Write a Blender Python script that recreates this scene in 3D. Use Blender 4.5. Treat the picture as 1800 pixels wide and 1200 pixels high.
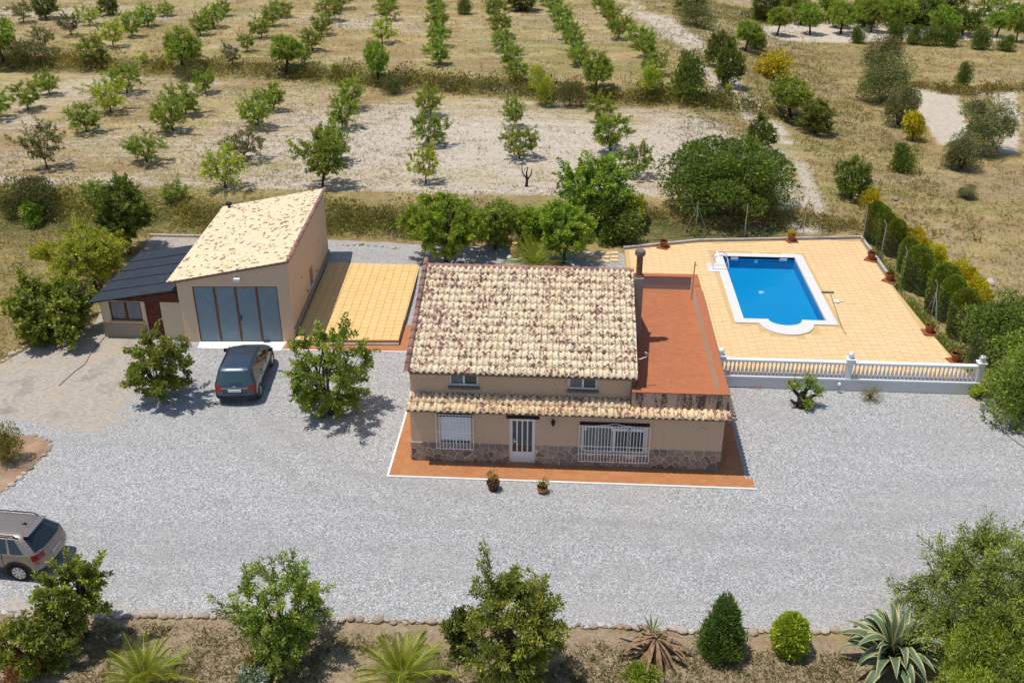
import bpy, bmesh, math, random
import numpy as np
from mathutils import Vector, Matrix
R = math.radians
for o in list(bpy.data.objects): bpy.data.objects.remove(o)
S = bpy.context.scene
C = S.collection

# ------------------------------------------------------------------ camera
CAM_F, CAM_P, CAM_Y, CAM_R = 1747.207, 0.479162527, -0.0577813816, 0.00128832611
CAM_C = np.array([5.64336, -31.47659, 21.67021])
_cp, _sp = math.cos(CAM_P), math.sin(CAM_P)
FW = np.array([math.sin(CAM_Y)*_cp, math.cos(CAM_Y)*_cp, -_sp])
_r0 = np.array([math.cos(CAM_Y), -math.sin(CAM_Y), 0.]); _u0 = np.cross(_r0, FW)
RT = math.cos(CAM_R)*_r0 + math.sin(CAM_R)*_u0
UP = -math.sin(CAM_R)*_r0 + math.cos(CAM_R)*_u0
cd = bpy.data.cameras.new('camera'); cam = bpy.data.objects.new('camera', cd); C.objects.link(cam)
cam.matrix_world = Matrix(((RT[0], UP[0], -FW[0], CAM_C[0]), (RT[1], UP[1], -FW[1], CAM_C[1]), (RT[2], UP[2], -FW[2], CAM_C[2]), (0, 0, 0, 1)))
cd.sensor_fit = 'HORIZONTAL'; cd.sensor_width = 36; cd.lens = CAM_F/1800*36
cd.clip_start = 0.5; cd.clip_end = 3000
S.camera = cam

# ------------------------------------------------------------------ sun and sky
TO_SUN = Vector((-0.287, -0.048, 0.957)).normalized()
w = bpy.data.worlds.new('World'); S.world = w; w.use_nodes = True
nt = w.node_tree; bg = nt.nodes['Background']
sky = nt.nodes.new('ShaderNodeTexSky'); sky.sky_type = 'NISHITA'; sky.sun_disc = False
sky.sun_elevation = math.asin(TO_SUN.z); sky.sun_rotation = math.atan2(TO_SUN.x, TO_SUN.y)
sky.altitude = 600
nt.links.new(sky.outputs[0], bg.inputs[0]); bg.inputs[1].default_value = 0.115
ld = bpy.data.lights.new('sun', 'SUN'); ld.energy = 3.45; ld.angle = R(0.5); ld.color = (1.0, 0.955, 0.89)
sun = bpy.data.objects.new('sun', ld); C.objects.link(sun)
sun.rotation_euler = TO_SUN.to_track_quat('Z', 'Y').to_euler()
sun.location = (0, 0, 60)
S.view_settings.view_transform = 'Standard'; S.view_settings.look = 'None'
S.view_settings.exposure = 0.12; S.view_settings.gamma = 1.0; S.view_settings.use_curve_mapping = False

# ------------------------------------------------------------------ terrain height and sight lines
def sm(a, b, x):
    t = np.clip((np.asarray(x, float)-a)/(b-a), 0, 1); return t*t*(3-2*t)
def hash2(ix, iy, s=0):
    n = (np.asarray(ix, np.int64)*374761393 + np.asarray(iy, np.int64)*668265263 + s*974711) & 0x7fffffff
    n = ((n ^ (n >> 13))*1274126177) & 0x7fffffff
    return ((n ^ (n >> 16)) & 0xffff)/65535.0
def vnoise(x, y, s=0):
    x = np.asarray(x, float); y = np.asarray(y, float)
    ix = np.floor(x).astype(np.int64); iy = np.floor(y).astype(np.int64); fx = x-ix; fy = y-iy
    fx = fx*fx*(3-2*fx); fy = fy*fy*(3-2*fy)
    a = hash2(ix, iy, s); b = hash2(ix+1, iy, s); c = hash2(ix, iy+1, s); d = hash2(ix+1, iy+1, s)
    return (a*(1-fx)+b*fx)*(1-fy)+(c*(1-fx)+d*fx)*fy
def fbm(x, y, s=0, o=4):
    v = 0; a = .5; t = 0
    for i in range(o):
        v = v+a*vnoise(np.asarray(x)*2**i, np.asarray(y)*2**i, s+i*7); t += a; a *= .55
    return v/t
def ybank(x): return np.interp(x, [-80, -46, -28, -14, 1, 15, 22, 60], [60, 58.5, 57.6, 54.9, 51.6, 49.3, 47, 46])
def TZ(x, y):
    x = np.asarray(x, float); y = np.asarray(y, float)
    left = 1-sm(17, 24, x)
    z = .5*sm(14.5, 21.5, y)*(1-.6*sm(22, 26, x))
    z = z + (.35+.55*left)*sm(21.5, 26.5, y)
    z = z + .012*np.clip(y-26, 0, 400)
    yb = ybank(x); z = z + .85*(1-sm(18, 30, x))*sm(yb-1.6, yb+1.4, y)
    z = z - .08*sm(-8.6, -9.2, y)
    und = sm(22, 30, y)+sm(25, 29, x)+sm(-19, -23, x)
    z = z + np.clip(und, 0, 1)*.16*(fbm(x/7, y/7, 3)-.5)
    return z
def ray(u, v): return FW+RT*(u-900)/CAM_F-UP*(v-600)/CAM_F
def G(u, v, z=None):
    """the point of the ground (or of height z) seen at a point of the photograph"""
    d = ray(u, v); zz = 0. if z is None else z
    for i in range(30):
        t = (zz-CAM_C[2])/d[2]; q = CAM_C+t*d
        if z is not None: break
        zz = .5*zz+.5*float(TZ(q[0], q[1]))
    return Vector((float(q[0]), float(q[1]), float(zz)))
def pxscale(p):
    d = np.array(p)-CAM_C; dep = float(d@FW)
    return CAM_F/dep, math.asin(-float(d[2])/float(np.linalg.norm(d)))

# ------------------------------------------------------------------ materials
def srgb(r, g, b):
    f = lambda c: (c/255/12.92) if c/255 <= .04045 else ((c/255+.055)/1.055)**2.4
    return (f(r), f(g), f(b), 1)
class NT:
    def __init__(s, name):
        s.m = bpy.data.materials.new(name); s.m.use_nodes = True; s.t = s.m.node_tree; s.b = s.t.nodes['Principled BSDF']
        s.b.inputs['Specular IOR Level'].default_value = .25
    def n(s, ty, **k):
        x = s.t.nodes.new(ty)
        for a, v in k.items():
            if hasattr(x, a) and a not in ('Scale',): setattr(x, a, v)
            else: x.inputs[a].default_value = v
        return x
    def l(s, a, b): s.t.links.new(a, b)
    def pos(s): return s.n('ShaderNodeNewGeometry').outputs['Position']
    def objc(s): return s.n('ShaderNodeTexCoord').outputs['Object']
    def mapv(s, vec, scale=(1, 1, 1), loc=(0, 0, 0)):
        x = s.n('ShaderNodeMapping'); x.inputs['Scale'].default_value = scale; x.inputs['Location'].default_value = loc
        s.l(vec, x.inputs['Vector']); return x.outputs[0]
    def noise(s, vec, scale, detail=4, rough=.6):
        x = s.n('ShaderNodeTexNoise', Scale=scale, Detail=detail, Roughness=rough); s.l(vec, x.inputs['Vector']); return x.outputs['Fac']
    def vor(s, vec, scale, out='Color', feature='F1'):
        x = s.n('ShaderNodeTexVoronoi', Scale=scale); x.feature = feature; s.l(vec, x.inputs['Vector']); return x.outputs[out]
    def ramp(s, fac, stops, interp='LINEAR'):
        x = s.n('ShaderNodeValToRGB'); x.color_ramp.interpolation = interp; e = x.color_ramp.elements
        while len(e) < len(stops): e.new(.5)
        for i, (p, c) in enumerate(stops):
            e[i].position = p; e[i].color = c if len(c) == 4 else (*c, 1)
        s.l(fac, x.inputs[0]); return x.outputs[0]
    def rng(s, fac, a, b, c=0., d=1.):
        x = s.n('ShaderNodeMapRange'); x.inputs[1].default_value = a; x.inputs[2].default_value = b
        x.inputs[3].default_value = c; x.inputs[4].default_value = d; s.l(fac, x.inputs[0]); return x.outputs[0]
    def mix(s, fac, a, b, mode='MIX'):
        x = s.n('ShaderNodeMix'); x.data_type = 'RGBA'; x.blend_type = mode
        for sock, v in ((x.inputs[0], fac), (x.inputs[6], a), (x.inputs[7], b)):
            if isinstance(v, (int, float)): sock.default_value = v
            elif isinstance(v, tuple): sock.default_value = v if len(v) == 4 else (*v, 1)
            else: s.l(v, sock)
        return x.outputs[2]
    def math(s, op, a, b=0.):
        x = s.n('ShaderNodeMath'); x.operation = op
        for sock, v in ((x.inputs[0], a), (x.inputs[1], b)):
            if isinstance(v, (int, float)): sock.default_value = v
            else: s.l(v, sock)
        return x.outputs[0]
    def attr(s, name, out='Fac'):
        x = s.n('ShaderNodeAttribute'); x.attribute_name = name; return x.outputs[out]
    def col(s, c):
        if isinstance(c, tuple): s.b.inputs['Base Color'].default_value = c if len(c) == 4 else (*c, 1)
        else: s.l(c, s.b.inputs['Base Color'])
    def bump(s, h, strength=.5, dist=.02):
        x = s.n('ShaderNodeBump'); x.inputs['Strength'].default_value = strength; x.inputs['Distance'].default_value = dist
        s.l(h, x.inputs['Height']); s.l(x.outputs[0], s.b.inputs['Normal'])
    def set(s, rough=.85, metal=0., spec=None, coat=None):
        s.b.inputs['Roughness'].default_value = rough; s.b.inputs['Metallic'].default_value = metal
        if spec is not None: s.b.inputs['Specular IOR Level'].default_value = spec
        if coat is not None: s.b.inputs['Coat Weight'].default_value = coat
        return s.m
def plain(name, c, rough=.7, metal=0., var=.12, scale=6., spec=.25, bump=0., coat=None):
    """a paint, metal or plaster with soft blotches and grain"""
    s = NT(name); p = s.objc(); f = s.noise(p, scale, 5)
    c = c if len(c) == 4 else (*c, 1)
    lo = tuple(x*(1-var) for x in c[:3]); hi = tuple(min(1, x*(1+var)) for x in c[:3])
    s.col(s.ramp(f, [(.25, lo), (.75, hi)]))
    if bump: s.bump(s.noise(p, scale*12, 3), bump, .01)
    return s.set(rough, metal, spec, coat)

def snap_rand(s, vec, sx, sy, sz=1e-6):
    v = s.n('ShaderNodeVectorMath'); v.operation = 'MULTIPLY'; v.inputs[1].default_value = (sx, sy, sz); s.l(vec, v.inputs[0])
    f = s.n('ShaderNodeVectorMath'); f.operation = 'FLOOR'; s.l(v.outputs[0], f.inputs[0])
    wn = s.n('ShaderNodeTexWhiteNoise'); wn.noise_dimensions = '3D'; s.l(f.outputs[0], wn.inputs['Vector']); return wn.outputs['Value']

def tile_material(name, cream, warm, brown, dens, scale, sx, sy):
    s = NT(name); p = s.pos()
    rnd = snap_rand(s, p, sx, sy)
    n1 = s.noise(s.mapv(p, (1, .75, 1)), scale, 1.6, .5)
    thr = s.math('ADD', n1, s.rng(rnd, 0, 1, -.075, .065))
    base = s.mix(s.rng(rnd, .0, 1., 0., 1.), cream, warm)
    base = s.mix(s.rng(s.noise(p, 22, 3), .3, .8, 0, .25), base, tuple(x*.78 for x in cream[:3]))
    m = s.rng(thr, dens, dens+.085)
    br = s.mix(s.noise(p, 9, 2), brown, tuple(min(1, x*2.1) for x in brown[:3]))
    s.col(s.mix(m, base, br)); s.bump(s.noise(p, 60, 3), .25, .01)
    return s.set(.85)

def leaf_material(name, dark, mid, light, trans=.25, rough=.55):
    if 'flower' not in name and 'grass' not in name:
        dark, mid, light = [tuple(v*q for v, q in zip(c, (1.58, 1.35, 1.08))) for c in (dark, mid, light)]; trans = min(.45, trans+.1)
    s = NT(name); f = s.attr('tint')
    c = s.ramp(f, [(0., dark), (.55, mid), (1., light)])
    oi = s.n('ShaderNodeObjectInfo').outputs['Random']
    h = s.n('ShaderNodeHueSaturation'); s.l(c, h.inputs['Color'])
    s.l(s.rng(oi, 0, 1, .482, .512), h.inputs['Hue']); s.l(s.rng(oi, 0, 1, .85, 1.18), h.inputs['Value'])
    c = h.outputs[0]
    s.col(c); s.b.inputs['Roughness'].default_value = rough; s.b.inputs['Specular IOR Level'].default_value = .25
    tr = s.n('ShaderNodeBsdfTranslucent'); s.l(s.mix(1., c, (1., 1., .55, 1), 'MULTIPLY'), tr.inputs[0])
    mx = s.n('ShaderNodeMixShader'); mx.inputs[0].default_value = trans
    s.l(s.b.outputs[0], mx.inputs[1]); s.l(tr.outputs[0], mx.inputs[2])
    s.l(mx.outputs[0], s.t.nodes['Material Output'].inputs[0]); return s.m

MAT = {}
def make_materials():
    M = MAT
    # bare ground: dry grass, pale stony soil, green weeds, brown earth, by painted vertex fractions broken up with noise
    s = NT('ground_soil'); p = s.pos(); at = s.n('ShaderNodeAttribute'); at.attribute_name = 'zone'
    sep = s.n('ShaderNodeSeparateColor'); s.l(at.outputs['Color'], sep.inputs[0])
    pale, green, earth = sep.outputs[0], sep.outputs[1], sep.outputs[2]
    n_big = s.noise(s.mapv(p, (.22, .3, .3)), 1., 5); n_mid = s.noise(s.mapv(p, (.7, 1.2, 1)), 1.6, 5, .7); n_fine = s.noise(p, 7., 5, .75); n_speck = s.noise(s.mapv(p, (1, .8, 1)), 6.5, 5, .9)
    straw = s.ramp(n_mid, [(.25, (.31, .235, .095)), (.45, (.47, .36, .155)), (.6, (.55, .43, .205)), (.8, (.38, .32, .12))])
    straw = s.mix(s.rng(n_big, .40, .6, 0, .75), straw, s.ramp(n_fine, [(.3, (.25, .16, .075)), (.7, (.41, .28, .14))]))
    straw = s.mix(s.rng(s.noise(s.mapv(p, (.12, .2, .2), (5, 2, 0)), 1., 5), .50, .66, 0, .75), straw, s.ramp(n_fine, [(.3, (.21, .20, .06)), (.7, (.37, .335, .12))]))
    weeds = s.ramp(n_fine, [(.3, (.07, .085, .022)), (.55, (.15, .16, .045)), (.8, (.24, .23, .075))])
    c = s.mix(s.rng(s.math('ADD', s.math('MULTIPLY', green, 1.1), s.rng(n_mid, .3, .7, -.55, .25)), .2, .75), straw, weeds)
    er = s.ramp(n_fine, [(.3, (.33, .24, .145)), (.6, (.49, .375, .24)), (.8, (.58, .465, .31))])
    c = s.mix(s.rng(s.math('ADD', earth, s.rng(n_mid, .3, .7, -.4, .4)), .25, .75), c, er)
    st = s.ramp(n_fine, [(.25, (.46, .375, .28)), (.5, (.66, .565, .45)), (.75, (.82, .745, .63))])
    pm = s.math('ADD', pale, s.rng(n_speck, .3, .72, -.72, .42))
    pm = s.math('ADD', pm, s.rng(s.noise(s.mapv(p, (.16, .9, 1)), 1.4, 3), .3, .7, -.2, .2))
    c = s.mix(s.rng(pm, .3, .62), c, st)
    c = s.mix(1., c, s.ramp(s.noise(p, 2.6, 6, .8), [(.25, (.62, .62, .6)), (.55, (1, 1, 1)), (.8, (1.15, 1.12, 1.08))]), 'MULTIPLY')
    s.col(c); s.bump(s.math('ADD', n_fine, s.math('MULTIPLY', n_speck, .8)), .9, .09); M['ground'] = s.set(.95, spec=.1)
    # pale crushed stone
    s = NT('crushed_stone'); p = s.pos(); d = s.attr('dirt')
    v = s.vor(s.mapv(p, (1, 1, .3)), 25.); sp = s.n('ShaderNodeSeparateColor'); s.l(v, sp.inputs[0])
    v2 = s.vor(s.mapv(p, (1, 1, .3), (3.3, 1.7, 0)), 55.); sp2 = s.n('ShaderNodeSeparateColor'); s.l(v2, sp2.inputs[0])
    k = s.math('ADD', s.math('MULTIPLY', sp.outputs[0], .65), s.math('MULTIPLY', sp2.outputs[0], .35))
    c = s.ramp(k, [(.08, (.15, .146, .14)), (.35, (.33, .324, .314)), (.62, (.455, .447, .434)), (.9, (.74, .73, .715))])
    c = s.mix(s.rng(sp.outputs[1], .6, 1, 0, .35), c, (.46, .42, .37, 1))
    big = s.noise(s.mapv(p, (.16, .34, 1)), 1., 4); c = s.mix(s.rng(big, .48, .7, 0, .5), c, (.40, .375, .34, 1))
    rut = s.noise(s.mapv(p, (.07, 1.1, 1)), 1., 3); c = s.mix(s.rng(rut, .48, .7, 0, .28), c, (.30, .295, .29, 1)); wear = s.math('MULTIPLY', s.attr('wear'), s.rng(s.noise(p, 1.1, 5, .7), .35, .65)); c = s.mix(s.math('MULTIPLY', wear, .42), c, (.27, .26, .245, 1))
    patch = s.noise(p, .55, 5, .6)
    earth = s.ramp(s.noise(p, 6., 6, .75), [(.3, (.33, .28, .225)), (.55, (.48, .42, .345)), (.8, (.62, .555, .47))])
    earth = s.mix(s.rng(patch, .56, .68, 0, .75), earth, (.50, .40, .275, 1))
    earth = s.mix(s.rng(s.noise(s.mapv(p, (1, 1, 1), (7, 3, 0)), .8, 5), .55, .7, 0, .6), earth, (.22, .19, .16, 1))
    dm = s.math('ADD', d, s.rng(s.noise(p, 1.7, 6, .7), .3, .7, -.45, .45))
    s.col(s.mix(s.rng(dm, .32, .7), c, earth)); s.bump(k, .55, .035); M['gravel'] = s.set(.95, spec=.12)
    # roofs
    M['tile'] = tile_material('roof_clay', (.86, .73, .50, 1), (.82, .62, .41, 1), (.16, .09, .075, 1), .528, 7.2, 1/.2325, 1/.407)
    M['tile_low'] = tile_material('lean_to_clay', (.84, .66, .40, 1), (.78, .53, .31, 1), (.20, .11, .085, 1), .525, 7., 1/.2408, 1/.44)
    M['tile_verge'] = tile_material('verge_clay', (.40, .215, .16, 1), (.30, .16, .13, 1), (.14, .075, .065, 1), .52, 4., 1, 1/.4)
    M['tile_garage'] = tile_material('garage_clay', (.84, .69, .455, 1), (.80, .64, .41, 1), (.20, .115, .075, 1), .575, 5.2, 1/.3, 1/.22)
    M['roof_bed'] = plain('roof_mortar', (.22, .15, .115), .95, bump=.3)
    # walls
    def render(name, a, b, bs=.5, sc=45):
        s = NT(name); p = s.pos(); f = s.noise(p, .9, 5, .6); g = s.noise(p, 16, 4, .7)
        c = s.mix(f, a, b); c = s.mix(s.rng(g, .3, .7, 0, .3), c, tuple(x*.7 for x in a[:3]))
        drip = s.noise(s.mapv(p, (3, 3, .35)), 1.6, 4); c = s.mix(s.rng(drip, .56, .8, 0, .35), c, tuple(x*.62 for x in a[:3]))
        s.col(c); s.bump(s.noise(p, sc, 3, .7), bs, .02); return s.set(.93, spec=.15)
    M['wall'] = render('house_render', (.60, .42, .285, 1), (.66, .48, .335, 1))
    M['wall_garage'] = render('garage_render', (.70, .51, .345, 1), (.76, .575, .405, 1), .9, 22)
    M['wall_shed'] = render('shed_render', (.66, .52, .345, 1), (.72, .57, .39, 1))
    M['plinth_grey'] = render('cement_plinth', (.32, .265, .21, 1), (.38, .32, .26, 1), .8, 20)
    M['wall_white'] = render('white_render', (.66, .665, .67, 1), (.74, .745, .75, 1), 1., 14)
    M['parapet_rough'] = render('rough_parapet', (.30, .275, .27, 1), (.42, .385, .37, 1), 1., 12)
    M['strip_beige'] = render('parapet_plaster', (.66, .50, .34, 1), (.72, .56, .40, 1), .5)
    s = NT('stained_parapet'); p = s.pos(); c = s.mix(s.noise(p, 3, 4), (.46, .32, .245, 1), (.56, .41, .32, 1))
    streak = s.noise(s.mapv(p, (3.4, 1, .42), (.7, 0, 0)), 1.15, 4, .62); grain = s.noise(p, 14, 4)
    c = s.mix(s.rng(s.math('ADD', streak, s.rng(grain, .3, .7, -.12, .12)), .47, .60, 0, .9), c, (.055, .043, .036, 1))
    s.col(c); s.bump(grain, .6, .02); M['stained'] = s.set(.95, spec=.1)
    # floors
    def slabs(name, a, b, dirt):
        s = NT(name); p = s.pos(); oi = s.n('ShaderNodeObjectInfo').outputs['Random']
        f = s.noise(p, .8, 5); g = s.noise(p, 20, 4); t = snap_rand(s, p, 2.5, 2.5)
        c = s.mix(s.math('MULTIPLY', s.math('ADD', oi, t), .5), a, b)
        c = s.mix(s.rng(f, .5, .8, 0, .45), c, dirt); c = s.mix(s.rng(g, .35, .75, 0, .22), c, dirt)
        s.col(c); s.bump(g, .15, .01); return s.set(.85, spec=.15)
    M['slab'] = slabs('yellow_slab', (.78, .53, .265, 1), (.83, .585, .315, 1), (.63, .43, .225, 1))
    M['slab_terrace'] = slabs('terrace_slab', (.79, .52, .205, 1), (.84, .575, .255, 1), (.64, .42, .165, 1))
    M['slab_joint'] = plain('slab_joint', (.42, .275, .10), .95)
    M['slab_joint_deck'] = plain('deck_joint', (.62, .42, .185), .95)
    def terracotta(name, a, b, tx, ty, j):
        s = NT(name); p = s.pos(); f = s.noise(p, .8, 5); g = s.noise(p, 9, 4, .7)
        br = s.n('ShaderNodeTexBrick'); s.l(p, br.inputs['Vector']); br.inputs['Scale'].default_value = 1
        br.inputs['Brick Width'].default_value = tx; br.inputs['Row Height'].default_value = ty; br.inputs['Mortar Size'].default_value = .006
        br.inputs['Color1'].default_value = a; br.inputs['Color2'].default_value = b; br.inputs['Mortar'].default_value = j; br.offset = 0
        bc = s.mix(s.rng(snap_rand(s, p, 1/tx, 1/ty), 0, 1, 0, .4), br.outputs['Color'], tuple(x*.72 for x in a[:3])); c = s.mix(s.rng(f, .3, .8, 0, .4), bc, tuple(x*.78 for x in a[:3]))
        c = s.mix(s.rng(g, .4, .75, 0, .3), c, tuple(min(1, x*1.15) for x in b[:3])); s.col(c); s.bump(g, .1, .01); return s.set(.75, spec=.2)
    M['terra_roof'] = terracotta('terrace_terracotta', (.44, .155, .068, 1), (.50, .19, .088, 1), .2, .1, (.37, .14, .07, 1))
    M['terra_path'] = terracotta('pavement_terracotta', (.46, .19, .075, 1), (.54, .24, .10, 1), .3, .3, (.40, .19, .09, 1))
    M['coping'] = plain('terracotta_coping', (.45, .15, .068), .75, bump=.2)
    M['kerb_white'] = plain('white_kerb', (.80, .79, .76), .8, var=.1)
    M['white'] = plain('white_paint', (.80, .80, .80), .6, var=.04)
    M['white_shutter'] = plain('white_roller_blind', (.78, .80, .84), .5, var=.03)
    M['concrete'] = plain('concrete', (.50, .45, .40), .95, var=.25, scale=3, bump=.4)
    M['concrete_white'] = plain('whitewashed_concrete', (.80, .78, .74), .9, var=.08, scale=2, bump=.2)
    M['wood_dark'] = plain('dark_wood', (.025, .014, .009), .7, var=.5, scale=8)
    M['wood_red'] = plain('stained_board', (.105, .03, .019), .6, var=.35, scale=5)
    M['rust'] = plain('rusty_steel', (.20, .085, .045), .85, var=.5, scale=9)
    M['blue_steel'] = plain('blue_grey_steel', (.25, .345, .40), .5, metal=.05, var=.1, scale=2.5, spec=.4)
    M['black_sheet'] = plain('black_fibre_sheet', (.028, .036, .048), .75, var=.3, scale=3, spec=.35)
    M['iron'] = plain('dark_iron', (.02, .018, .016), .55, var=.4)
    M['galv'] = plain('galvanised_steel', (.42, .43, .44), .45, metal=.6, var=.15)
    M['wire'] = plain('fence_wire', (.10, .105, .10), .6, metal=.3)
    M['chrome'] = plain('polished_steel', (.75, .76, .78), .15, metal=1., var=.03)
    M['chimney'] = render('chimney_stone', (.27, .235, .20, 1), (.36, .315, .27, 1), 1., 10)
    M['flue'] = plain('rusty_flue', (.19, .09, .05), .75, var=.55, scale=5)
    M['cap_grey'] = plain('flue_cap', (.16, .14, .125), .8, var=.4)
    s = NT('window_glass'); s.col(s.mix(s.noise(s.objc(), 1.4, 3), (.014, .018, .022, 1), (.05, .06, .07, 1))); M['glass'] = s.set(.05, spec=.7)
    s = NT('curtain_glass'); s.col(s.mix(s.noise(s.mapv(s.objc(), (14, 14, .4)), 1., 2), (.05, .06, .07, 1), (.20, .225, .25, 1))); M['glass_curtain'] = s.set(.08, spec=.6)
    M['curtain'] = plain('curtain_cloth', (.36, .36, .35), .9, var=.2)
    # cladding stones
    s = NT('cladding_stone'); oi = s.n('ShaderNodeObjectInfo').outputs['Random']; p = s.pos()
    c = s.ramp(oi, [(0., (.17, .145, .13)), (.25, (.33, .26, .21)), (.5, (.48, .36, .27)), (.7, (.25, .23, .22)), (.85, (.55, .43, .31)), (1., (.16, .155, .155))])
    c = s.mix(s.rng(s.noise(p, 11, 5, .7), .3, .75, 0, .65), c, (.12, .098, .085, 1)); s.col(c); s.bump(s.noise(p, 25, 4), .6, .02); M['stone'] = s.set(.9)
    M['mortar'] = plain('stone_mortar', (.68, .56, .42), .95, var=.2, bump=.4)
    s = NT('fieldstone'); oi = s.n('ShaderNodeObjectInfo').outputs['Random']; p = s.objc()
    c = s.ramp(oi, [(0., (.30, .22, .16)), (.3, (.52, .42, .33)), (.55, (.62, .55, .46)), (.75, (.40, .26, .17)), (1., (.72, .68, .62))])
    c = s.mix(s.rng(s.noise(p, 5, 5, .7), .35, .75, 0, .6), c, (.26, .20, .155, 1)); s.col(c); s.bump(s.noise(p, 14, 4), .6, .04); M['fieldstone'] = s.set(.95)
    # pool
    s = NT('pool_liner'); p = s.pos(); br = s.n('ShaderNodeTexChecker', Scale=20.); s.l(p, br.inputs[0])
    c = s.mix(s.noise(p, .5, 4), (.0, .30, .52, 1), (.0, .37, .61, 1)); c = s.mix(s.math('MULTIPLY', br.outputs['Fac'], .12), c, (.0, .15, .36, 1)); s.col(c); M['liner'] = s.set(.6, spec=.2)
    s = NT('pool_water'); n = s.noise(s.mapv(s.pos(), (1, 1, 1)), 2.6, 3); s.bump(n, .12, .05)
    gl = s.n('ShaderNodeBsdfGlossy', Roughness=.03); trn = s.n('ShaderNodeBsdfTransparent'); trn.inputs[0].default_value = (.62, .88, .985, 1)
    fr = s.n('ShaderNodeFresnel', IOR=1.33); mx = s.n('ShaderNodeMixShader'); s.l(fr.outputs[0], mx.inputs[0]); s.l(trn.outputs[0], mx.inputs[1]); s.l(gl.outputs[0], mx.inputs[2])
    bn = [x for x in s.t.nodes if x.type == 'BUMP'][0]; s.l(bn.outputs[0], gl.inputs['Normal']); s.l(bn.outputs[0], fr.inputs['Normal'])
    s.l(mx.outputs[0], s.t.nodes['Material Output'].inputs[0]); M['water'] = s.m
    M['coping_pool'] = plain('pool_coping', (.70, .675, .635), .8, var=.05, scale=3, bump=.15)
    # plants
    M['bark'] = plain('bark', (.075, .055, .042), .95, var=.5, scale=8, bump=.6)
    M['bark_old'] = plain('old_bark', (.045, .034, .027), .95, var=.6, scale=7, bump=.8)
    M['leaf_almond'] = leaf_material('almond_leaf', (0.073, 0.136, 0.023), (0.185, 0.299, 0.052), (0.439, 0.538, 0.096), .3)
    M['leaf_dark'] = leaf_material('dark_leaf', (0.039, 0.071, 0.014), (0.101, 0.156, 0.029), (0.217, 0.280, 0.050), .22)
    M['leaf_yard'] = leaf_material('yard_tree_leaf', (0.062, 0.108, 0.024), (0.167, 0.249, 0.049), (0.378, 0.463, 0.092), .28)
    M['leaf_light'] = leaf_material('light_leaf', (0.131, 0.202, 0.030), (0.294, 0.395, 0.055), (0.566, 0.636, 0.100), .33)
    M['leaf_bright'] = leaf_material('bright_leaf', (0.074, 0.147, 0.021), (0.196, 0.316, 0.043), (0.391, 0.500, 0.078), .3)
    M['leaf_olive'] = leaf_material('olive_leaf', (0.063, 0.086, 0.038), (0.149, 0.178, 0.080), (0.328, 0.343, 0.174), .15)
    M['leaf_scrub'] = leaf_material('scrub_leaf', (0.076, 0.081, 0.023), (0.197, 0.193, 0.056), (0.435, 0.366, 0.125), .15)
    M['leaf_heath'] = leaf_material('heath_leaf', (0.048, 0.065, 0.023), (0.098, 0.120, 0.040), (0.197, 0.202, 0.075), .12)
    M['leaf_cypress'] = leaf_material('cypress_leaf', (0.055, 0.108, 0.016), (0.151, 0.216, 0.030), (0.300, 0.356, 0.049), .15)
    M['leaf_juniper'] = leaf_material('juniper_leaf', (0.044, 0.086, 0.023), (0.098, 0.164, 0.041), (0.217, 0.289, 0.075), .15)
    M['flower_yellow'] = leaf_material('broom_flower', (.26, .26, .02), (.66, .56, .03), (.86, .74, .05), .3) if 1 else leaf_material('x', (0.154, 0.154, 0.022), (0.462, 0.352, 0.017), (0.792, 0.583, 0.022), .25)
    M['flower_white'] = leaf_material('white_flower', (0.066, 0.132, 0.033), (0.385, 0.462, 0.308), (0.935, 0.935, 0.902), .2)
    M['leaf_red'] = leaf_material('red_leaf', (0.108, 0.096, 0.033), (0.348, 0.136, 0.049), (0.652, 0.231, 0.100), .2)
    M['grass'] = leaf_material('grass_blade', (.19, .16, .06), (.38, .30, .13), (.56, .46, .23), .45)
    M['grass_green'] = leaf_material('green_grass_blade', (.11, .125, .035), (.22, .225, .065), (.42, .36, .14), .45)
    M['palm'] = leaf_material('palm_leaflet', (0.081, 0.139, 0.020), (0.228, 0.311, 0.049), (0.489, 0.541, 0.100), .3)
    s = NT('agave_leaf'); e = s.attr('edge'); f = s.noise(s.objc(), 4, 3)
    s.col(s.mix(s.rng(e, .52, .72), s.mix(f, (.065, .115, .055, 1), (.14, .20, .10, 1)), s.mix(f, (.36, .33, .13, 1), (.50, .46, .21, 1)))); M['agave'] = s.set(.55, spec=.3)
    M['agave_dry'] = plain('dry_agave_leaf', (.27, .165, .09), .9, var=.6, scale=5)
    M['clay_pot'] = plain('clay_pot', (.30, .095, .04), .8, var=.2)
    M['pot_maroon'] = plain('maroon_pot', (.075, .02, .018), .5, var=.2)
    M['pot_band'] = plain('pale_clay_band', (.52, .27, .14), .8)
    M['urn'] = plain('ochre_urn', (.56, .34, .16), .8, var=.25)
    M['soil'] = plain('potting_soil', (.06, .04, .028), .95)
    M['bed_soil'] = plain('bed_soil', (.36, .235, .15), .95, var=.35, scale=1.5, bump=.6)
    M['rubber'] = plain('tyre_rubber', (.014, .014, .015), .8, var=.2)
    M['hose'] = plain('hose', (.17, .16, .15), .6)
    # cars
    def paint(name, c, metal=.55):
        s = NT(name); s.col(c); s.b.inputs['Coat Weight'].default_value = .6; s.b.inputs['Coat Roughness'].default_value = .06; return s.set(.34, metal, .5)
    M['paint_slate'] = paint('slate_paint', (.065, .09, .12, 1)); M['paint_sand'] = paint('sand_silver_paint', (.265, .228, .188, 1), .45)
    s = NT('car_glass'); s.col((.012, .02, .022, 1)); M['car_glass'] = s.set(.04, 0, .8)
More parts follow.
